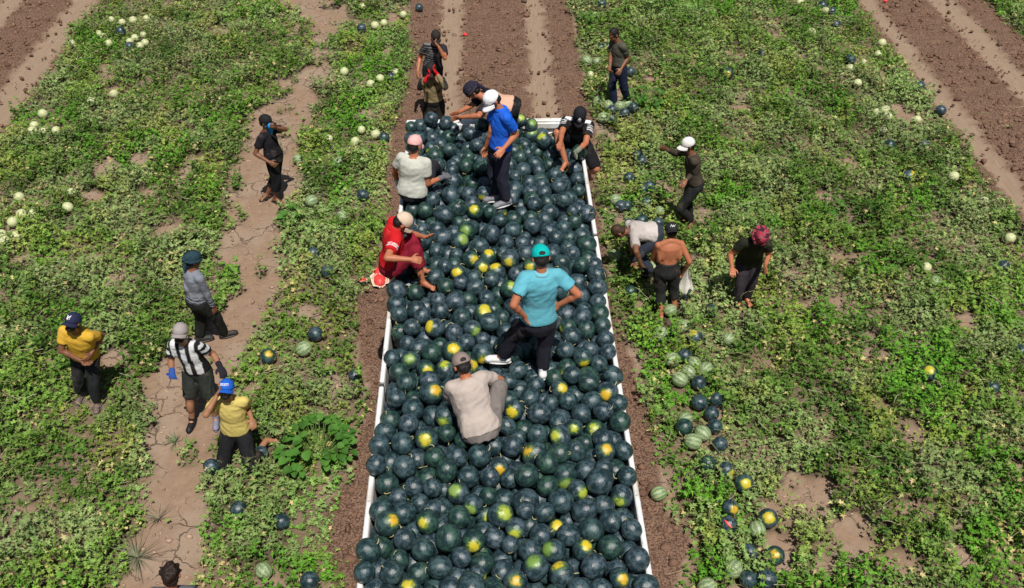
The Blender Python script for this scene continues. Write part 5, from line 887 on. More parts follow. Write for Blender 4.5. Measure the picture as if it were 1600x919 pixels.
# ------------------------------------------------------------------ ground
def build_ground():
    gx = np.concatenate([-np.geomspace(400, 14.5, 14), np.arange(-14, 15.001, .07), np.geomspace(15.6, 400, 14)])
    gy = np.concatenate([-np.geomspace(400, 4, 12), np.arange(3.6, 26.001, .07), np.geomspace(26.8, 500, 14)])
    X, Y = np.meshgrid(gx, gy); x, y = X.ravel(), Y.ravel()
    veg, pale, track = masks(x, y)
    z = .02 * (fbm(x, y, 1.6, 3) - .5)
    n1 = fbm(x, y, .22, 8, 2); n2 = vnoise(x, y, .13, 14)
    clod = track * (1 - pale)
    z += clod * ((n1 - .5) * .07 + np.clip(n2 - .6, 0, 1) * .09)
    z += -pale * .045 + pale * .008 * (n1 - .5)
    tread = np.sin(y * 2 * math.pi / .16) * .004 * pale
    z += tread
    z += (1 - track) * (n1 - .5) * .03
    z[(np.abs(x) > 14.2) | (y > 26) | (y < 3.6)] = 0
    v = np.c_[x, y, z]
    nx, ny = len(gx), len(gy)
    i = (np.arange(ny - 1)[:, None] * nx + np.arange(nx - 1)[None, :]).ravel()
    q = np.c_[i, i + 1, i + nx + 1, i + nx]
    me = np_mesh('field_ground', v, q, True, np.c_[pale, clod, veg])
    t = NT('soil'); a = t.n('ShaderNodeAttribute', attribute_name='Col'); sp = t.n('ShaderNodeSeparateColor'); t.l(a.outputs['Color'], sp.inputs[0])
    tc = t.n('ShaderNodeTexCoord'); o = tc.outputs['Object']
    nA = t.noise(o, 1.2, 6); nB = t.noise(o, 9, 6, .7); nC = t.noise(o, 45, 4, .7)
    mp = t.n('ShaderNodeMapping'); mp.inputs['Scale'].default_value = (6, .5, 1); t.l(o, mp.inputs['Vector']); strk = mp.outputs[0]
    c = t.mix(nB, (.170, .108, .070), (.37, .252, .172))                                     # dry path soil
    c = t.mix(t.math('MULTIPLY', t.ramp(nA, .42, .62), .5), c, (.34, .26, .196))
    cl = t.mix(t.ramp(nC, .38, .62), (.062, .034, .023), (.245, .150, .102))                   # turned reddish clods
    c = t.mix(sp.outputs[1], c, cl)
    c = t.mix(t.math('MULTIPLY', sp.outputs[0], .9), c, t.mix(t.noise(strk, 3.0, 6, .7), (.20, .138, .094), (.375, .27, .19)))
    litter_shade = t.mix(nB, (.035, .029, .017), (.10, .078, .048))  # leaf litter, darkened further to paint in the shade between leaves
    c = t.mix(t.math('MULTIPLY', sp.outputs[2], .85), c, litter_shade)
    cr = t.n('ShaderNodeTexVoronoi', feature='DISTANCE_TO_EDGE'); cr.inputs['Scale'].default_value = 2.3
    mixv = t.n('ShaderNodeVectorMath', operation='ADD'); t.l(o, mixv.inputs[0])
    nz = t.n('ShaderNodeTexNoise'); nz.inputs['Scale'].default_value = 3.5; nz.inputs['Detail'].default_value = 4; t.l(o, nz.inputs['Vector'])
    sc = t.n('ShaderNodeVectorMath', operation='SCALE'); sc.inputs['Scale'].default_value = .45; t.l(nz.outputs['Color'], sc.inputs[0]); t.l(sc.outputs[0], mixv.inputs[1])
    t.l(mixv.outputs[0], cr.inputs['Vector'])
    crack = t.ramp(cr.outputs['Distance'], 0.0, .035)
    notrack = t.math('SUBTRACT', 1.0, t.math('MAXIMUM', sp.outputs[1], sp.outputs[0]), clamp=True)
    ck = t.math('MULTIPLY', t.math('SUBTRACT', 1.0, crack), t.math('MULTIPLY', notrack, t.ramp(nA, .45, .6)))
    c = t.mix(t.math('MULTIPLY', ck, .7), c, (.09, .055, .04))
    c = t.mix(t.math('MULTIPLY', t.ramp(t.noise(o, 26, 5, .8), .60, .68), .75), c, (.085, .062, .04))
    c = t.mix(t.math('MULTIPLY', t.ramp(t.noise(o, 17, 5, .8), .64, .70), .6), c, (.42, .34, .22))
    t.set(c, .95, .1)
    h = t.math('ADD', t.math('MULTIPLY', nB, .8), t.math('MULTIPLY', nC, .5))
    h = t.math('SUBTRACT', h, t.math('MULTIPLY', ck, 2.0))
    t.bump(h, .7, .02)
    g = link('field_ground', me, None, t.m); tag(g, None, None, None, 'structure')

def interp_edge(E, y):
    e = np.array(E); o = np.argsort(e[:, 1]); return np.interp(y, e[o, 1], e[o, 0])

def masks(x, y):
    """vegetation, pale wheel rut, turned track soil: each 0..1 over the field"""
    w = (fbm(x, y, .9, 31) - .5) * .7 + (vnoise(x, y, .25, 33) - .5) * .35
    le, re_ = interp_edge(LEFT_EDGE, y), interp_edge(RIGHT_EDGE, y)
    fl, fr, far = FL0 + 0 * y, FR0 + 0 * y, FAR0 + 0 * y
    f0 = (vnoise(x, y, .14, 45) - .5) * .9
    soft = lambda d: np.clip(.5 + d / .2 + f0 * .5, 0, 1)
    inl = np.minimum(soft(x - fl + w * .35), soft(le - x + w * .4)); inr = np.minimum(soft(x - re_ - .05 + w * .4), soft(fr - x + w * .35)); inf = soft(x - far)
    veg = np.maximum(np.maximum(inl, inr), inf)
    p = np.array(PATH); o = np.argsort(p[:, 0]); pl = np.interp(y, p[o, 0], p[o, 1]); prr = np.interp(y, p[o, 0], p[o, 2])
    fine = (vnoise(x, y, .16, 43) - .5) * .9 + (vnoise(x, y, .07, 44) - .5) * .5
    depth = np.minimum(x - pl, prr - x) + w * .5 + .05
    veg *= np.clip(.5 - depth / .22 + fine * .7, 0, 1) + (np.clip(vnoise(x, y, .3, 41) - .78, 0, 1) * 5).clip(0, .8) * (depth > 0)
    veg = veg.clip(0, 1)
    for bx, by, rx, ry in BARE:
        d = ((x - bx) / rx) ** 2 + ((y - by) / ry) ** 2
        veg *= np.clip((d + w * 2.6 + fine * .9 - .55) * 2.2, 0, 1)
    thin = fbm(x, y, .55, 51, 3)
    veg *= np.clip((.80 - thin) * 7, 0, 1)
    veg *= .55 + .45 * np.clip((fbm(x * 1.15, y * .9, .62, 66, 2) - .36) * 9, 0, 1)
    pale = np.zeros_like(veg)
    for a, b in RUTS:
        c, hw = (a + b) / 2, abs(b - a) / 2
        m = np.clip((hw + .03 + w * .28 + (vnoise(x, y, .12, 37) - .5) * .14 - np.abs(x - c)) / .16, 0, 1); pale = np.maximum(pale, m)
    tr = (((x > le) & (x < re_)) | ((x > fr) & (x < far)) | (x < fl)).astype(np.float32)
    return veg, pale * tr, tr

FL0 = float(np.mean(np.array(FIELD_LEFT)[:, 0])); FR0 = float(np.mean(np.array(FIELD_RIGHT)[:, 0])); FAR0 = float(np.mean(np.array(FAR_RIGHT)[:, 0]))

# ------------------------------------------------------------------ vines
def leaf_template(kind, seed):
    r = np.random.default_rng(seed)
    if kind == 'lobed':
        half, mid = [(.0, 0), (.38, .06), (.13, .27), (.46, .45), (.12, .56), (0, 1.02)], [(0, .36)]
    elif kind == 'narrow':
        half, mid = [(.0, 0), (.26, .14), (.09, .32), (.30, .55), (.07, .6), (0, 1.08)], [(0, .4)]
    else:
        half, mid = [(.0, 0), (.24, -.08), (.46, .12), (.44, .38), (.50, .55), (.33, .66), (.26, .86), (.12, .88), (0, .98)], [(0, .04), (0, .34), (0, .56), (0, .8)]
    vs = []; n = len(half)
    def z(x, y): return .42 * abs(x) - .45 * (y - .35) ** 2 + r.normal() * .05
    for s in (1, -1):
        for (x, y) in half: vs.append((s * x, y, z(x, y)))
    for (x, y) in mid: vs.append((x, y, z(x, y)))
    m0 = 2 * n; near = [0, 0, 0, 1, 1, 2, 2, 3, 3] if len(mid) > 1 else [0] * n
    fs = []
    for s in (0, 1):
        b = s * n
        for i in range(n - 1):
            a, c = b + i, b + i + 1; m = m0 + near[i]; m2 = m0 + near[i + 1]
            f = (a, c, m2); fs.append(f if s == 0 else f[::-1])
            if m != m2: f = (a, m2, m); fs.append(f if s == 0 else f[::-1])
    return np.array(vs), np.array(fs)

def scatter(temps, pos, size, yaw, tilt, tdir, cols, name, mat, label=None):
    """one mesh of many small leaves"""
    VV, FF, CC = [], [], []
    off = 0
    which = rng.integers(0, len(temps), len(pos))
    for k, (tv, tf) in enumerate(temps):
        s = np.where(which == k)[0]
        if not len(s): continue
        v = tv[None] * size[s, None, None] * np.array([1, 1, 1])
        v = v - np.array([0, .4, 0]) * size[s, None, None]
        cy, sy = np.cos(yaw[s])[:, None], np.sin(yaw[s])[:, None]
        x = v[..., 0] * cy - v[..., 1] * sy; y = v[..., 0] * sy + v[..., 1] * cy; z = v[..., 2]
        # tilt about a horizontal axis
        ax, ay = np.cos(tdir[s])[:, None], np.sin(tdir[s])[:, None]
        u = x * ax + y * ay; w = -x * ay + y * ax
        ct, st_ = np.cos(tilt[s])[:, None], np.sin(tilt[s])[:, None]
        w2 = w * ct - z * st_; z2 = w * st_ + z * ct
        x = u * ax - w2 * ay; y = u * ay + w2 * ax
        P = np.stack([x, y, z2], -1) + pos[s][:, None, :]
        VV.append(P.reshape(-1, 3)); n = tv.shape[0]
        FF.append((tf[None] + (np.arange(len(s)) * n)[:, None, None] + off).reshape(-1, 3)); off += len(s) * n
        CC.append(np.repeat(cols[s], n, 0))
    me = np_mesh(name, np.concatenate(VV), np.concatenate(FF), False, np.concatenate(CC))
    o = link(name, me, None, mat); tag(o, label, 'vines', None, 'stuff')
    return o

def leaf_mat(name, trans=.13):
    t = NT(name); a = t.n('ShaderNodeAttribute', attribute_name='Col'); t.set(a.outputs['Color'], .6, .16)
    tr = t.n('ShaderNodeBsdfTranslucent'); t.l(t.mix(1.0, a.outputs['Color'], (1.1, 1.15, .5), 'MULTIPLY'), tr.inputs[0])
    mx = t.n('ShaderNodeMixShader'); mx.inputs[0].default_value = trans
    t.l(t.b.outputs[0], mx.inputs[1]); t.l(tr.outputs[0], mx.inputs[2]); t.l(mx.outputs[0], t.t.nodes['Material Output'].inputs[0])
    return t.m

def canopy(x, y):
    m = fbm(x * 1.15, y * .9, .62, 66, 2)
    h = .045 + .13 * np.clip(fbm(x, y, 1.5, 61) * 1.6 - .35, 0, 1) + .23 * np.clip((m - .40) * 4.5, 0, 1) + .10 * np.clip(vnoise(x, y, .2, 69) - .4, 0, 1)
    return np.clip(h, .03, .45)

def in_view(x, y, m=1.2):
    # the field strip around the drone's view, with some margin to each side
    return np.abs(x - .6) < (y * .56 + 1.7 + m)

def leaf_cols(x, y, n):
    def N(sc, seed, lo, hi, ox=1, oy=1): return np.clip((fbm(x * ox, y * oy, sc, seed) - lo) / (hi - lo), 0, 1)[:, None]
    C = lambda *c: np.array([c])
    jit = rng.uniform(-.18, .18, (n, 1))
    a = np.clip(N(.9, 71, .3, .7) + jit, 0, 1)
    col = C(.058, .135, .018) * (1 - a) + C(.165, .290, .046) * a
    pale = np.clip(N(.7, 74, .47, .64) * .75 + jit * .6, 0, .85); col = col * (1 - pale) + C(.26, .335, .130) * pale
    lush = np.clip(N(1.2, 77, .52, .66) + jit * .5, 0, 1) * (1 - pale); col = col * (1 - lush) + C(.105, .285, .022) * lush
    yel = np.clip(N(.6, 81, .60, .74, 1.2, .8) * .55 + jit * .8, 0, .65); col = col * (1 - yel) + C(.32, .36, .07) * yel
    dry = (rng.random((n, 1)) < .02 + .25 * N(.5, 85, .62, .74)); col = np.where(dry, C(.46, .39, .17), col)
    col = col * rng.uniform(.7, 1.32, (n, 1)) * (1 + rng.normal(0, .04, (n, 3))) * (.75 + .5 * fbm(x * 1.6, y * .8, 1.5, 83))[:, None]
    return np.clip(col, .004, .8)

def build_vines():
    M = 720000
    y = rng.uniform(5.0, 24.2, M); x = rng.uniform(-15, 16, M)
    k = in_view(x, y) & ((y < 24)); x, y = x[k], y[k]
    veg, _, _ = masks(x, y)
    near = np.clip(1.25 - (y - 6) / 40, .7, 1.2)
    k = rng.random(len(x)) < veg * .93 * near
    # melons lying in the vines keep the leaves off their tops; feet keep a hollow
    x, y = x[k], y[k]
    keep = np.ones(len(x), bool)
    for q in FIELD_MELONS:
        d = np.hypot(x - q[1], y - (q[2] - .03)); keep &= ~((d < q[4] * .92) | ((np.abs(x - q[1]) < q[4] * .8) & (y < q[2]) & (y > q[2] - q[4] * 1.35)))
    for j in JOINTS.values():
        for a in (j['AR'], j['AL']):
            if a[2] < .3: keep &= ~(((np.hypot(x - a[0], y - a[1]) < .13) | ((np.abs(x - a[0]) < .10) & (y < a[1]) & (y > a[1] - .34))) & (rng.random(len(x)) < .88))
    x, y = x[keep], y[keep]; n = len(x)
    if n > 195000:
        s = rng.choice(n, 195000, replace=False); x, y = x[s], y[s]; n = len(x)
    # shoots: leaves gather in tufts round their growing points and point outwards
    cs = np.floor(np.c_[x, y] / .21 + np.c_[vnoise(x, y, .5, 91), vnoise(x, y, .5, 92)] * 1.6).astype(int)
    hsh = np.random.default_rng(5).random((512, 512, 3))
    cc = hsh[cs[:, 0] % 512, cs[:, 1] % 512]
    wx = vnoise(x, y, .5, 91) * 1.6; wy = vnoise(x, y, .5, 92) * 1.6
    cx = (cs[:, 0] + cc[:, 0] - wx) * .21; cy = (cs[:, 1] + cc[:, 1] - wy) * .21
    low = rng.random(n) < .42
    pull = np.where(low, 0, rng.uniform(-.1, .62, n))
    x2 = x + (cx - x) * pull; y2 = y + (cy - y) * pull
    free = np.ones(n, bool)
    for q in FIELD_MELONS: free &= ~((np.hypot(x2 - q[1], y2 - q[2]) < q[4] * .9))
    x2, y2 = np.where(free, x2, x), np.where(free, y2, y)
    out = np.arctan2(y2 - cy, x2 - cx); dist = np.hypot(x2 - cx, y2 - cy)
    H = canopy(x2, y2) * (.6 + .7 * cc[:, 2])
    u = np.where(low, rng.random(n) * .45, .25 + .75 * rng.random(n))
    pos = np.c_[x2, y2, .015 + H * u * (1.15 - np.where(low, .2, 1.8) * np.clip(dist, 0, .2))]
    size = rng.uniform(.042, .095, n) * (.8 + .5 * fbm(x, y, .8, 81))
    cols = leaf_cols(x, y, n)
    tilt = np.abs(rng.normal(.25, .6, n))
    yaw = out - math.pi / 2 + rng.normal(0, .8, n)
    T = [leaf_template('lobed', 1), leaf_template('lobed', 2), leaf_template('narrow', 3), leaf_template('narrow', 4)]
    scatter(T, pos, size, yaw, tilt, np.where(rng.random(n) < .6, yaw, rng.uniform(0, 6.283, n)), cols, 'watermelon_vines', leaf_mat('vine_leaf'),
            'grey-green and yellowing watermelon vine leaves covering the field strips')
    print('leaves', n)
    # runners and dry stalks lying over the leaves
    m = 5200
    sx = rng.uniform(-14, 15, m * 3); sy = rng.uniform(5.2, 24, m * 3); vg, _, tr = masks(sx, sy)
    k = in_view(sx, sy) & (rng.random(m * 3) < np.where(vg > .4, .9, .03)); sx, sy = sx[k][:m], sy[k][:m]
    VV, FF, CC = [], [], []; off = 0
    for a, b in zip(sx, sy):
        ang = rnd.uniform(0, 6.283); L = rnd.uniform(.10, .38); bend = rnd.uniform(-3.2, 3.2); w = rnd.uniform(.002, .0045); nseg = 5
        px, py = a, b; zz = canopy(np.array([a]), np.array([b]))[0] * rnd.uniform(.6, 1.15)
        col = rnd.choice([(.45, .40, .22), (.36, .36, .16), (.5, .46, .3), (.22, .27, .1)])
        pts = []
        for s in range(nseg + 1):
            pts.append((px, py, max(.012, zz + rnd.uniform(-.02, .025)))); ang += bend / nseg
            px += math.cos(ang) * L / nseg; py += math.sin(ang) * L / nseg
        for s, p in enumerate(pts):
            t_ = (-math.sin(ang) * w, math.cos(ang) * w)
            VV += [(p[0] + t_[0], p[1] + t_[1], p[2]), (p[0] - t_[0], p[1] - t_[1], p[2]), (p[0], p[1], p[2] + w * 1.6)]; CC += [col] * 3
        for s in range(nseg):
            q = off + s * 3
            for e in range(3):
                e2 = (e + 1) % 3; FF.append((q + e, q + e2, q + 3 + e2)); FF.append((q + e, q + 3 + e2, q + 3 + e))
        off += (nseg + 1) * 3
    me = np_mesh('dry_runners', np.array(VV), np.array(FF), True, np.array(CC))
    tag(link('dry_runners', me, None, leaf_mat('runner', .05)), 'pale dry vine runners lying across the leaves', 'vines', None, 'stuff')

def build_clods():
    m = 80000
    x = rng.uniform(-14, 15, m); y = rng.uniform(5, 24.5, m)
    veg, pale, tr = masks(x, y)
    pr = np.where(tr > 0, .85 * (1 - pale * .86), np.where(veg < .35, .5, .05)) * (1 - .5 * veg)
    k = in_view(x, y) & (rng.random(m) < pr); x, y = x[k], y[k]; n = min(len(x), 15000); x, y = x[:n], y[:n]; tr = masks(x, y)[2]
    bm = bmesh.new(); bmesh.ops.create_icosphere(bm, subdivisions=1, radius=1); bv = np.array([v.co[:] for v in bm.verts]); bf = np.array([[v.index for v in f.verts] for f in bm.faces]); bm.free()
    s = np.minimum(rng.gamma(1.5, .011, n) + .006, .07) * np.where(tr > 0, 1, .6)
    d = 1 + rng.normal(0, .22, (n, len(bv), 1))
    P = bv[None] * d * s[:, None, None] * rng.uniform(.6, 1.3, (n, 1, 3))
    P[..., 2] *= .7
    P = P + np.c_[x, y, s * .2][:, None, :]
    F = bf[None] + (np.arange(n) * len(bv))[:, None, None]
    base = np.where(tr[:, None] > 0, np.array([(.175, .100, .067)]), np.array([(.34, .235, .17)])) * rng.uniform(.65, 1.35, (n, 1))
    me = np_mesh('soil_clods', P.reshape(-1, 3), F.reshape(-1, 3), False, np.repeat(base, len(bv), 0))
    tag(link('soil_clods', me, None, mat_col('clod', .95, .1, 20, .25, .6, 60)), 'broken reddish clods of dry soil on the tracks', 'soil clods', None, 'stuff')

# ------------------------------------------------------------------ melons
def melon_mesh(name, seed, stretch=(1, 1, 1), mat=None, nu=28, nv=18):
    vs = []; fs = []
    for k in range(1, nv):
        a = -math.pi / 2 + math.pi * k / nv
        for i in range(nu):
            b = 2 * math.pi * i / nu
            vs.append((math.sin(a), math.cos(a) * math.cos(b), math.cos(a) * math.sin(b)))     # poles on local X (stem axis)
    vs = [(-1, 0, 0)] + vs + [(1, 0, 0)]
    out = []
    for v in vs:
        p = Vector(v); d = 1 + .035 * mnoise.noise(p * 1.3 + Vector((seed * 3.1, 0, 0))) + .012 * mnoise.noise(p * 4 + Vector((0, seed, 0)))
        rib = 1 - .006 * math.cos(math.atan2(v[1], v[2]) * 10)
        dim = 1 - .035 * math.exp(-((1 - abs(v[0])) / .03))
        out.append((v[0] * d * dim * stretch[0], v[1] * d * rib * stretch[1], v[2] * d * rib * stretch[2]))
    for i in range(nu):
        fs.append((0, 1 + (i + 1) % nu, 1 + i)); L = 1 + (nv - 2) * nu; fs.append((len(vs) - 1, L + i, L + (i + 1) % nu))
    for k in range(nv - 2):
        for i in range(nu):
            j = (i + 1) % nu; a = 1 + k * nu
            fs.append((a + i, a + j, a + nu + j, a + nu + i))
    me = bpy.data.meshes.new(name); me.from_pydata(out, [], fs)
    for p in me.polygons: p.use_smooth = True
    me.materials.append(mat); return me

def stem_mesh(seed):
    r = random.Random(seed); bm_v, bm_f = [], []
    p = np.array([.955, 0, 0]); d = np.array([1.0, r.uniform(-.5, .5), r.uniform(-.5, .5)]); pts = [p]; curl = np.array([0, r.uniform(-1, 1), r.uniform(-1, 1)])
    for i in range(7):
        d = unit(d + curl * .55 + np.array([-.28, 0, 0])); p = p + d * .10; pts.append(p)
    for i, q in enumerate(pts):
        a = pts[min(i + 1, len(pts) - 1)] - pts[max(i - 1, 0)]; a = unit(a); x = unit(np.cross(a, [.3, .5, .8])); y = np.cross(a, x); w = .042 - .003 * i
        for k in range(5):
            t = 2 * math.pi * k / 5; bm_v.append(tuple(q + x * w * math.cos(t) + y * w * math.sin(t)))
    for i in range(len(pts) - 1):
        for k in range(5):
            bm_f.append((i * 5 + k, i * 5 + (k + 1) % 5, i * 5 + 5 + (k + 1) % 5, i * 5 + 5 + k))
    bm_f.append(tuple(range(4, -1, -1))); e = (len(pts) - 1) * 5; bm_f.append(tuple(range(e, e + 5)))
    me = bpy.data.meshes.new('stem'); me.from_pydata(bm_v, [], bm_f)
    for p in me.polygons: p.use_smooth = True
    me.materials.append(M_STEM); return me

ORD = 'nearest second third fourth fifth sixth seventh eighth ninth tenth eleventh twelfth thirteenth fourteenth fifteenth sixteenth seventeenth eighteenth nineteenth twentieth'.split()
ORD += ['twenty-' + w for w in ORD[:1] + ORD[1:9]]; ORD[20] = 'twenty-first'
ORD += ['thirtieth'] + ['thirty-' + w for w in ['first'] + ORD[1:9]]
DIRS = ['right of', 'above right of', 'above', 'above left of', 'left of', 'below left of', 'below', 'below right of']

class Namer:
    """ranks look-alikes outwards from things one can find, so that each label fits one melon"""
    def __init__(self, marks): self.marks = marks; self.items = []
    def add(self, o, x, y, look, where): self.items.append((o, x, y, look, where))
    def finish(self):
        from collections import defaultdict
        buckets = defaultdict(list)
        for o, x, y, look, where in self.items:
            best = min(self.marks, key=lambda m: math.hypot((x - m[1]), (y - m[2]) * .75))
            dx, dy = x - best[1], (y - best[2]) * .75
            s = int(round(math.atan2(dy, dx) / (math.pi / 4))) % 8
            buckets[(look, where, best[0], s)].append((math.hypot(dx, dy), o))
        for (look, where, mk, s), ls in buckets.items():
            ls.sort(key=lambda a: a[0])
            for i, (d, o) in enumerate(ls):
                if len(ls) == 1: lab = f'{look}, {where}{DIRS[s]} {mk}'
                else: lab = f'{look}, {where}{ORD[min(i, len(ORD) - 1)]} {DIRS[s]} {mk}'
                o['label'] = lab

def place_melon(me, x, y, z, r, pdir, spin, name, size=.5, col=(.5, .4, .02), stem=None):
    o = bpy.data.objects.new(name, me); COL.objects.link(o)
    q = Vector((0, 0, 1)).rotation_difference(Vector(pdir).normalized()) @ Quaternion((0, 0, 1), spin)
    o.rotation_mode = 'QUATERNION'; o.rotation_quaternion = q
    o.location = (x, y, z); o.scale = (r, r, r)
    o.color = (*col, size)
    if stem is not None:
        s = bpy.data.objects.new('stem', stem); COL.objects.link(s); s.parent = o
    return o

PCOL = dict(Y=[(.62, .47, .02), (.55, .46, .03)], O=[(.62, .37, .02), (.58, .44, .03)], G=[(.14, .27, .05), (.2, .32, .07)], L=[(.42, .46, .04), (.36, .44, .05)], P=[(.2, .3, .05)])
PLOOK = dict(Y='yellow-patched watermelon', O='orange-patched watermelon', G='green-patched watermelon', L='lime-patched watermelon', P='plain dark watermelon')

def build_heap():
    meshes = [melon_mesh('watermelon', i, st, R_DARK) for i, st in enumerate([(1, 1, 1), (1.10, .96, .97), (.95, 1.03, 1.01), (1.05, .95, 1.02), (.98, 1.0, 1.04)])]
    stems = [stem_mesh(i) for i in range(5)]
    def P(k): return JOINTS[k]['P'][:2]
    marks = [('the man in teal', *P('teal')), ('the squatting man in beige', *P('beige')), ('the man in red', *P('red')), ('the man in white', *P('white')),
             ('the man in bright blue', *P('blue')), ('the man in the dark headscarf', *P('bandana')), ('the man on the far right corner', *P('logo'))]
    nm = Namer(marks)
    rails = {'left': [], 'right': []}; front = []
    for (x, y, z, r, k, a, b, c) in HEAP:
        if k == 'P':
            h = rng.normal(size=3); h[2] = -abs(h[2]) * 1.2 - .35; h[1] = abs(h[1]); d = tuple(h / np.linalg.norm(h)); size = rnd.uniform(.80, .93)
        else:
            d = (a, b, c); size = dict(Y=rnd.uniform(.82, .9), O=rnd.uniform(.84, .91), G=rnd.uniform(.82, .9), L=rnd.uniform(.86, .92))[k]
        o = place_melon(rnd.choice(meshes), x, y, z, r, d, rnd.uniform(0, 6.28), 'watermelon', size, rnd.choice(PCOL[k]), rnd.choice(stems) if rnd.random() < .8 else None)
        tag(o, None, 'watermelon', 'watermelons heaped on the trailer')
        if k == 'P' and x < -.93: rails['left'].append((y, o))
        elif k == 'P' and x > 1.08: rails['right'].append((y, o))
        elif y < 5.55: front.append((x, o, k, y))
        else: nm.add(o, x, y, PLOOK[k], '')
    nm.finish()
    for s, ls in rails.items():
        ls.sort(key=lambda a: a[0])
        for i, (yy, o) in enumerate(ls):
            o['label'] = f'plain dark watermelon against the {s} rail, {"first" if i == 0 else ORD[i]} up from the bottom'
    for k in 'PYOGL':
        ls = sorted([f for f in front if f[2] == k], key=lambda f: f[0])
        for i, (xx, o, _, _) in enumerate(ls):
            o['label'] = f'{PLOOK[k]} along the bottom edge of the photo' + (f', {"first" if i == 0 else ORD[i]} from the left' if len(ls) > 1 else '')
    # the melons buried under the others, or too small to pick out among the largest three hundred
    VV, FF, LL, RR, CC = [], [], [], [], []; off = 0
    for lo, hi, nu, nv in ((0, BURIED_SEEN, 20, 13), (BURIED_SEEN, len(BURIED), 10, 7)):
        v_, f_ = ell((0, 0, 0), (1, 0, 0), (0, 1, 0), (0, 0, 1), nu, nv)
        bv = np.array(v_); bf = []
        for q in f_:
            for i in range(1, len(q) - 1): bf.append((q[0], q[i], q[i + 1]))
        bf = np.array(bf)
        for q in BURIED[lo:hi]:
            u = rng.normal(size=3); u[2] = -abs(u[2]) * 1.4 - (.2 if rng.random() < .8 else -.6)
            R = np.array((Vector((0, 0, 1)).rotation_difference(Vector(u).normalized())).to_matrix())
            VV.append(bv * (q[3] / 100 * 1.02) + np.array(q[:3]) / 100); LL.append(bv @ R); FF.append(bf + off); off += len(bv)
            RR.append(np.full(len(bv), rng.random())); CC.append(np.tile(np.array(rnd.choice(PCOL['Y'] + PCOL['L'])), (len(bv), 1)))
    me = np_mesh('small_watermelons', np.concatenate(VV), np.concatenate(FF), True, np.concatenate(CC))
    a = me.attributes.new('Loc', 'FLOAT_VECTOR', 'POINT'); a.data.foreach_set('vector', np.concatenate(LL).astype(np.float32).ravel())
    a = me.attributes.new('Rand', 'FLOAT', 'POINT'); a.data.foreach_set('value', np.concatenate(RR).astype(np.float32))
    o = link('small_watermelons', me, None, R_MASS)
    tag(o, 'dark watermelons half hidden in the load, glimpsed between the top ones', 'watermelons', None, 'stuff')

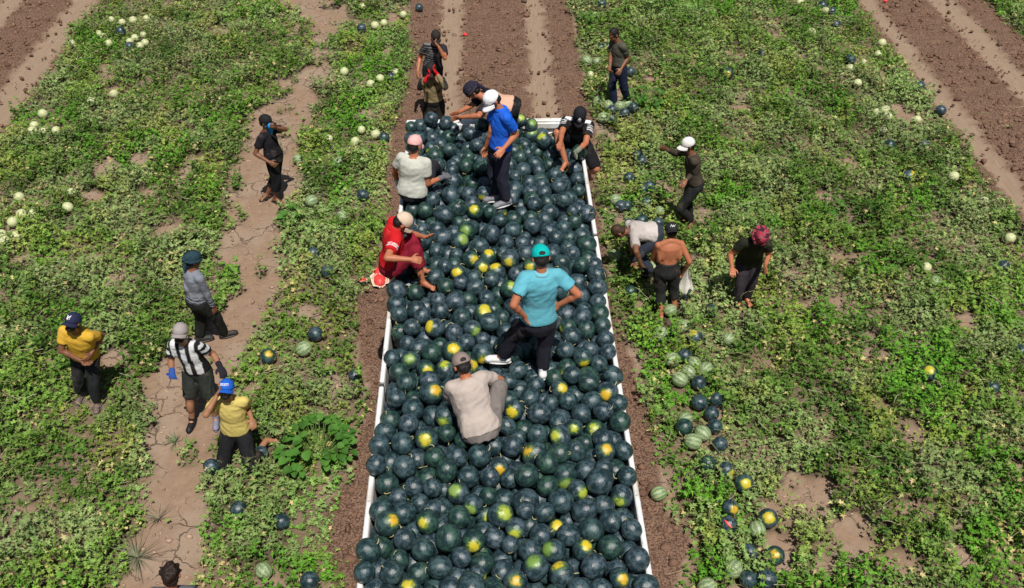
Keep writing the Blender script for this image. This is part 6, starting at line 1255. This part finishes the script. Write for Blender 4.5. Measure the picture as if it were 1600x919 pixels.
def build_field_melons():
    md = [melon_mesh('field_watermelon', 20 + i, (1, 1, 1), R_DARK) for i in range(2)]
    ms = [melon_mesh('striped_watermelon', 30 + i, (1.08, .97, .97), R_STRIPE) for i in range(2)]
    mc = [melon_mesh('cream_watermelon', 40 + i, (1.05, .98, .98), R_CREAM) for i in range(2)]
    st = [stem_mesh(50 + i) for i in range(3)]
    def P(k): return JOINTS[k]['P'][:2]
    marks = [('the man in olive', *P('faroliv')), ('the striding man in brown', *P('whitecap')), ('the bent man in grey', *P('bent')), ('the shirtless man', *P('shirtless')),
             ('the man in the bucket hat', *P('pinkhat')), ('the man with the blue face cloth', *P('mask')), ('the man in grey long sleeves', *P('greylong')), ('the man in the striped jersey', *P('jersey')),
             ('the kneeling man in yellow', *P('bluecap')), ('the man in the NY cap', *P('nycap')), ('the broken red watermelon', *CUT_MELON[:2]), ('the melon with the red gash', 2.95, 6.95)]
    nm = Namer(marks)
    for (k, x, y, z, r, a, b, c) in FIELD_MELONS:
        d = (a, b, c)
        if k == 'C': o = place_melon(rnd.choice(mc), x, y, z, r, (rnd.uniform(-1, 1), rnd.uniform(-1, 1), -1), rnd.uniform(0, 6.28), 'cream_watermelon')
        elif k == 'S': o = place_melon(rnd.choice(ms), x, y, z, r, (rnd.uniform(-.6, .6), rnd.uniform(-.6, .6), -1), rnd.uniform(0, 6.28), 'striped_watermelon', stem=rnd.choice(st))
        else: o = place_melon(rnd.choice(md), x, y, z, r, d, rnd.uniform(0, 6.28), 'watermelon', (1.6 if k == 'R' else rnd.uniform(.80, .90)), rnd.choice(PCOL['Y' if rnd.random() < .5 else 'O']), rnd.choice(st) if rnd.random() < .5 else None)
        cat, grp = {'C': ('cream melon', 'cream melons in the vines'), 'S': ('striped melon', 'striped melons in the vines')}.get(k, ('watermelon', 'dark watermelons in the vines'))
        tag(o, None, cat, grp)
        if k == 'R':
            o['label'] = 'dark watermelon with a red gash cut across it, lying in the vines'
            gash = [ell(np.array([0, 0, .94]), [.16, 0, 0], [0, .62, 0], [0, 0, .09], 14, 8)]
            me = bpy.data.meshes.new('red_gash'); me.from_pydata([tuple(v) for v in gash[0][0]], [], gash[0][1])
            for p in me.polygons: p.use_smooth = True
            me.materials.append(M_FLESH); g = link('red_gash', me, o)
            g.rotation_euler = (0, 0, 0); continue
        nm.add(o, x, y, {'C': 'pale cream watermelon', 'S': 'striped green watermelon', 'D': 'dark watermelon', 'Y': 'yellow-patched watermelon'}[k], 'in vines, ' if k in 'DY' else '')
    nm.finish()
    # broken melon by the trailer: wedges of shell with red flesh
    root = bpy.data.objects.new('broken_watermelon', None); COL.objects.link(root); root.location = CUT_MELON
    tag(root, 'broken watermelon with bright red flesh on the dirt left of the trailer', 'broken watermelon')
    def shard(off, yaw, tilt, r, w):
        n, m = 10, 6; vs = []; fs = []
        for lay, rr in ((0, 1.0), (1, .9)):
            for i in range(n):
                for k in range(m):
                    th = (i / (n - 1) - .5) * w; ph = (k / (m - 1) - .5) * 2.2
                    jag = 1 + .12 * math.sin(i * 2.7 + k * 1.9)
                    vs.append((r * rr * math.sin(th) * math.cos(ph) * jag, r * rr * math.sin(ph) * jag, -r * rr * math.cos(th) * math.cos(ph)))
        nn = n * m
        for i in range(n - 1):
            for k in range(m - 1):
                q = (i * m + k, i * m + k + 1, (i + 1) * m + k + 1, (i + 1) * m + k); fs.append(q); fs.append(tuple(x + nn for x in reversed(q)))
        edge = [i * m for i in range(n)] + [(n - 1) * m + k for k in range(1, m)] + [i * m + m - 1 for i in range(n - 2, -1, -1)] + [k for k in range(m - 2, 0, -1)]
        for a, b in zip(edge, edge[1:] + edge[:1]): fs.append((a, b, b + nn, a + nn))
        me = bpy.data.meshes.new('shell'); me.from_pydata(vs, [], fs); me.materials.append(R_DARK); me.materials.append(M_PITH)
        for p in me.polygons: p.material_index = 0 if all(v < nn for v in p.vertices) else 1
        s = link('shell', me, root); s.location = off; s.rotation_euler = (tilt, 0, yaw); s.color = (.2, .3, .05, 1.5)
        fl = []
        a_ = ell((0, 0, -r * .42), [r * .62 * min(1, w / 2), 0, 0], [0, r * .78, 0], [0, 0, r * .45], 12, 8)
        me2 = bpy.data.meshes.new('flesh'); vv = []
        for v in a_[0]:
            k = 1 + .16 * mnoise.noise(Vector(v) * 22); vv.append((v[0] * k, v[1] * k, v[2] * k))
        me2.from_pydata(vv, [], a_[1]); me2.materials.append(M_FLESH)
        link('flesh', me2, s)
    shard((0.06, -.05, .07), .3, .3, .15, 2.6); shard((.02, .18, .08), 1.7, -.3, .14, 2.0); shard((-.2, -.03, .06), 2.9, .4, .09, 2.2); shard((.16, .1, .06), -.6, .2, .1, 1.8)
    for i, p in enumerate(RED_SCRAPS[:3]):
        a_ = ell((0, 0, .02), [.06 - .008 * i, 0, 0], [0, .045, 0], [0, 0, .035], 10, 7); vv = []
        for v in a_[0]:
            k = 1 + .35 * mnoise.noise(Vector(v) * 18 + Vector((i * 5, 0, 0))); vv.append((v[0] * k, v[1] * k, v[2] * k))
        me = bpy.data.meshes.new('melon_scrap'); me.from_pydata(vv, [], a_[1]); me.materials.append(M_FLESH)
        o = link('melon_scrap', me); o.location = p
        tag(o, ['red melon scrap on the track behind the trailer', 'red melon scrap on the right-hand track at the top edge of the photo', 'orange-red melon scrap in the vines left of the trailer', 'red melon scrap on the track, middle of three', 'red melon scrap on the track, smallest of three'][i], 'melon scrap', 'red melon scraps')

# ------------------------------------------------------------------ trailer
TX, TY0, TY1, TZ, THW = .073, 3.95, 12.70, 2.25, 1.225
def box_mesh(name, sx, sy, sz, mat, bev=.006):
    bm = bmesh.new(); bmesh.ops.create_cube(bm, size=1); bmesh.ops.scale(bm, vec=(sx, sy, sz), verts=bm.verts)
    if bev: bmesh.ops.bevel(bm, geom=bm.edges[:], offset=min(bev, min(sx, sy, sz) * .3), segments=1, affect='EDGES')
    me = bpy.data.meshes.new(name); bm.to_mesh(me); bm.free(); me.materials.append(mat); return me
def build_trailer():
    root = bpy.data.objects.new('trailer', None); COL.objects.link(root); root.location = (TX, 8.3, 0)
    tag(root, 'white open-topped trailer heaped with dark watermelons on the dirt track', 'trailer')
    def part(name, me, x, y, z, parent=root, label=None):
        o = link(name, me, parent); o.location = (x, y - (8.3 if parent is root else 0), z)
        if label: o['label'] = label
        return o
    part('floor', box_mesh('floor', 2 * THW, TY1 - TY0, .05, M_BED), 0, (TY0 + TY1) / 2, 1.68)
    cuts = [TY0, 4.62, 7.22, 9.82, TY1 - .06]
    for s in (-1, 1):
        for a, b in zip(cuts[:-1], cuts[1:]):
            L = b - a - .07
            p = part('side_panel', box_mesh('side_panel', .035, L, .72, M_WHITE), s * (THW + .022), (a + b) / 2, 1.83)
            r = link('top_rail', box_mesh('top_rail', .05, L, .045, M_WHITE, .01), p); r.location = (s * .006, 0, TZ - .022 - 1.83)
            for q in range(4):
                rb = link('rib', box_mesh('rib', .03, .05, .66, M_WHITE, .004), p); rb.location = (s * .034, (q - 1.5) * L / 4, -.02)
        for c in cuts[1:]:
            part('post', box_mesh('post', .05, .055, .86, M_STEEL), s * (THW + .03), c, 1.80)
            part('latch', box_mesh('latch', .05, .09, .05, M_STEEL), s * (THW + .075), c, 2.02)
        part('chassis_beam', box_mesh('chassis_beam', .12, TY1 - TY0 - .2, .2, M_STEEL), s * .45, (TY0 + TY1) / 2, 1.28)
        for wy in (9.2, 10.5):
            w = link('wheel', None, root); w.location = (s * 1.0, wy - 8.3, .5)
            bm = bmesh.new(); n = 28
            prof = [(.30, -.12), (.42, -.135), (.49, -.12), (.5, -.08), (.5, .08), (.49, .12), (.42, .135), (.30, .12)]
            vs = [[bm.verts.new((h, math.cos(2 * math.pi * i / n) * r_, math.sin(2 * math.pi * i / n) * r_)) for r_, h in prof] for i in range(n)]
            for i in range(n):
                for k in range(len(prof)): bm.faces.new((vs[i][k], vs[(i + 1) % n][k], vs[(i + 1) % n][(k + 1) % len(prof)], vs[i][(k + 1) % len(prof)]))
            me = bpy.data.meshes.new('tyre'); bm.to_mesh(me); bm.free(); me.materials.append(M_RUBBER); link('tyre', me, w)
            v, f = loft([((x_, 0, 0), (0, r_, 0), (0, 0, r_)) for x_, r_ in ((-.1, .29), (-.09, .3), (.06, .3), (.075, .16), (.11, .14), (.115, .06))], 20)
            me = bpy.data.meshes.new('rim'); me.from_pydata([tuple(a) for a in v], [], f); me.materials.append(M_GREYP); link('rim', me, w)
    for wy in (9.2, 10.5): part('axle', box_mesh('axle', 1.9, .1, .1, M_STEEL), 0, wy, .5)
    # tailgate at the far end: white slats over a grey sheet
    tg = part('tailgate', box_mesh('tailgate', 2 * THW, .02, .78, M_GREYP), 0, TY1 + .012, 1.84)
    for q in range(5):
        sl = link('slat', box_mesh('slat', 2 * THW - .02, .035, .09, M_WHITE, .006), tg); sl.location = (0, -.03, .345 - q * .165)
    tr = link('top_rail', box_mesh('top_rail', 2 * THW + .16, .075, .05, M_WHITE, .01), tg); tr.location = (0, .012, .405)
    part('headboard', box_mesh('headboard', 2 * THW + .09, .04, .8, M_WHITE), 0, TY0 - .03, 1.83)

# ------------------------------------------------------------------ weeds, tufts, carried cloth
def build_plants():
    lv = leaf_template('broad', 7)
    meshes = []
    for i in range(3):
        tv, tf = leaf_template('broad', 7 + i)
        cols = np.tile(np.array([(.075, .21, .028), (.10, .25, .04), (.06, .165, .025)][i]), (len(tv), 1))
        meshes.append(np_mesh('leaf', tv, tf, False, cols))
    mat = leaf_mat('weed_leaf', .3)
    for m in meshes: m.materials.append(mat)
    labels = ['big bright green broad-leaved weed beside the kneeling man in yellow', 'pale green broad-leaved weed below the man in olive', 'tall lush green weed at the top edge right of the track',
              'small bright green weed beside the bare path', 'small bright green weed in the right-hand vines', 'green weed on the edge of the track at the top of the photo']
    dims = [(.47, 84, .115, .36), (.42, 40, .10, .30), (.5, 46, .10, .45), (.22, 14, .10, .18), (.25, 14, .10, .2), (.3, 18, .10, .3)]
    for i, p in enumerate(LEAFY_WEEDS):
        R, n, sz, h = dims[i]
        root = bpy.data.objects.new('broadleaf_weed', None); COL.objects.link(root); root.location = (p[0], p[1], 0); tag(root, labels[i], 'weed', 'broad-leaved weeds')
        sv, sf = [], []
        for k in range(n):
            a = rnd.uniform(0, 6.283); rr = R * math.sqrt(rnd.random()); z = h * (1 - .55 * (rr / R) ** 2) * rnd.uniform(.75, 1.15) + .05
            o = link('leaf', meshes[k % 3], root); s = sz * rnd.uniform(.7, 1.2); o.scale = (s, s, s)
            o.location = (rr * math.cos(a), rr * math.sin(a), z); o.rotation_euler = (rnd.uniform(-.5, .3), rnd.uniform(-.4, .4), a - math.pi / 2 + rnd.uniform(-.6, .6))
            v, f = cap_prim((rr * .25 * math.cos(a), rr * .25 * math.sin(a), 0), (rr * math.cos(a), rr * math.sin(a), z), .006, .004, seg=5); b = len(sv); sv += [tuple(q) for q in v]; sf += [tuple(x + b for x in q) for q in f]
        me = bpy.data.meshes.new('stalks'); me.from_pydata(sv, [], sf); me.materials.append(simple('stalk_%d' % i, (.12, .2, .05), .7, .2)); link('stalks', me, root)
    gl = ['spiky dry grass tuft on the bare path near the bottom of the photo', 'smaller dry grass tuft higher up the bare path', 'dry grass tuft at the edge of the path beside the jersey man', 'grass tuft on the right-hand track']
    for i, p in enumerate(GRASS_TUFTS):
        vs, fs = [], []
        n = [70, 36, 24, 24][i]; R = [.42, .25, .2, .2][i]
        for k in range(n):
            a = rnd.uniform(0, 6.283); el = rnd.uniform(.15, 1.1); L = R * rnd.uniform(.5, 1.1); w = .005; b = len(vs)
            dx, dy = math.cos(a), math.sin(a)
            for q in range(4):
                u = q / 3; rr = L * u * math.cos(el); z = L * u * math.sin(el) * (1 - .45 * u) + .01; ww = w * (1 - u * .8)
                vs += [(rr * dx - dy * ww, rr * dy + dx * ww, z), (rr * dx + dy * ww, rr * dy - dx * ww, z + .003)]
            for q in range(3): fs.append((b + q * 2, b + q * 2 + 1, b + q * 2 + 3, b + q * 2 + 2))
        me = bpy.data.meshes.new('grass_tuft'); me.from_pydata(vs, [], fs); me.materials.append(simple('tuft_blade_%d' % i, [(.19, .2, .12), (.22, .2, .13), (.12, .17, .07), (.3, .27, .15)][i], .8, .1))
        o = link('grass_tuft', me); o.location = (p[0], p[1], 0); tag(o, gl[i], 'grass tuft')
    # the cloth hanging from the shirtless man's right hand
    j = JOINTS['shirtless']; W = np.array(j['WR']); vs, fs = [], []
    n, m = 14, 18
    for lay in (0, 1):
        for i in range(n):
            for k in range(m):
                u = i / (n - 1) - .5; v = k / (m - 1)
                wd = .05 + .19 * v ** .7
                fold = .022 * math.sin(u * 17 + v * 2) * (.3 + v) + .012 * math.sin(u * 31 + 5 * v)
                vs.append((W[0] + .01 + u * 2 * wd * .75 + .03 * v, W[1] + .05 + fold + .02 * v - lay * .008 + .05 * math.sin(v * 3), W[2] + .07 - v * .55 - .05 * math.cos(u * 9) * v))
    nn = n * m
    for i in range(n - 1):
        for k in range(m - 1):
            q = (i * m + k, i * m + k + 1, (i + 1) * m + k + 1, (i + 1) * m + k); fs.append(q); fs.append(tuple(x + nn for x in reversed(q)))
    edge = [i * m for i in range(n)] + [(n - 1) * m + k for k in range(1, m)] + [i * m + m - 1 for i in range(n - 2, -1, -1)] + [k for k in range(m - 2, 0, -1)]
    for a, b in zip(edge, edge[1:] + edge[:1]): fs.append((a, b, b + nn, a + nn))
    me = bpy.data.meshes.new('cloth'); me.from_pydata(vs, [], fs)
    for p in me.polygons: p.use_smooth = True
    c = np.array([((.68, .64, .58) if ((i // m) / (n - 1)) > .42 + .1 * math.sin((i % m) * .9) else (.10, .17, .18)) for i in list(range(nn)) * 2], np.float32); set_cols(me, c)
    me.materials.append(M_CLOTH); o = link('carried_cloth', me); tag(o, "white and grey-blue cloth hanging from the shirtless man's right hand", 'cloth')

import time as _t
_t0 = _t.time()
build_people(); print('people', _t.time() - _t0)
build_trailer()
build_heap()
build_field_melons(); print('melons', _t.time() - _t0)
build_ground()
build_vines()
build_clods(); print('vines', _t.time() - _t0)
build_plants()
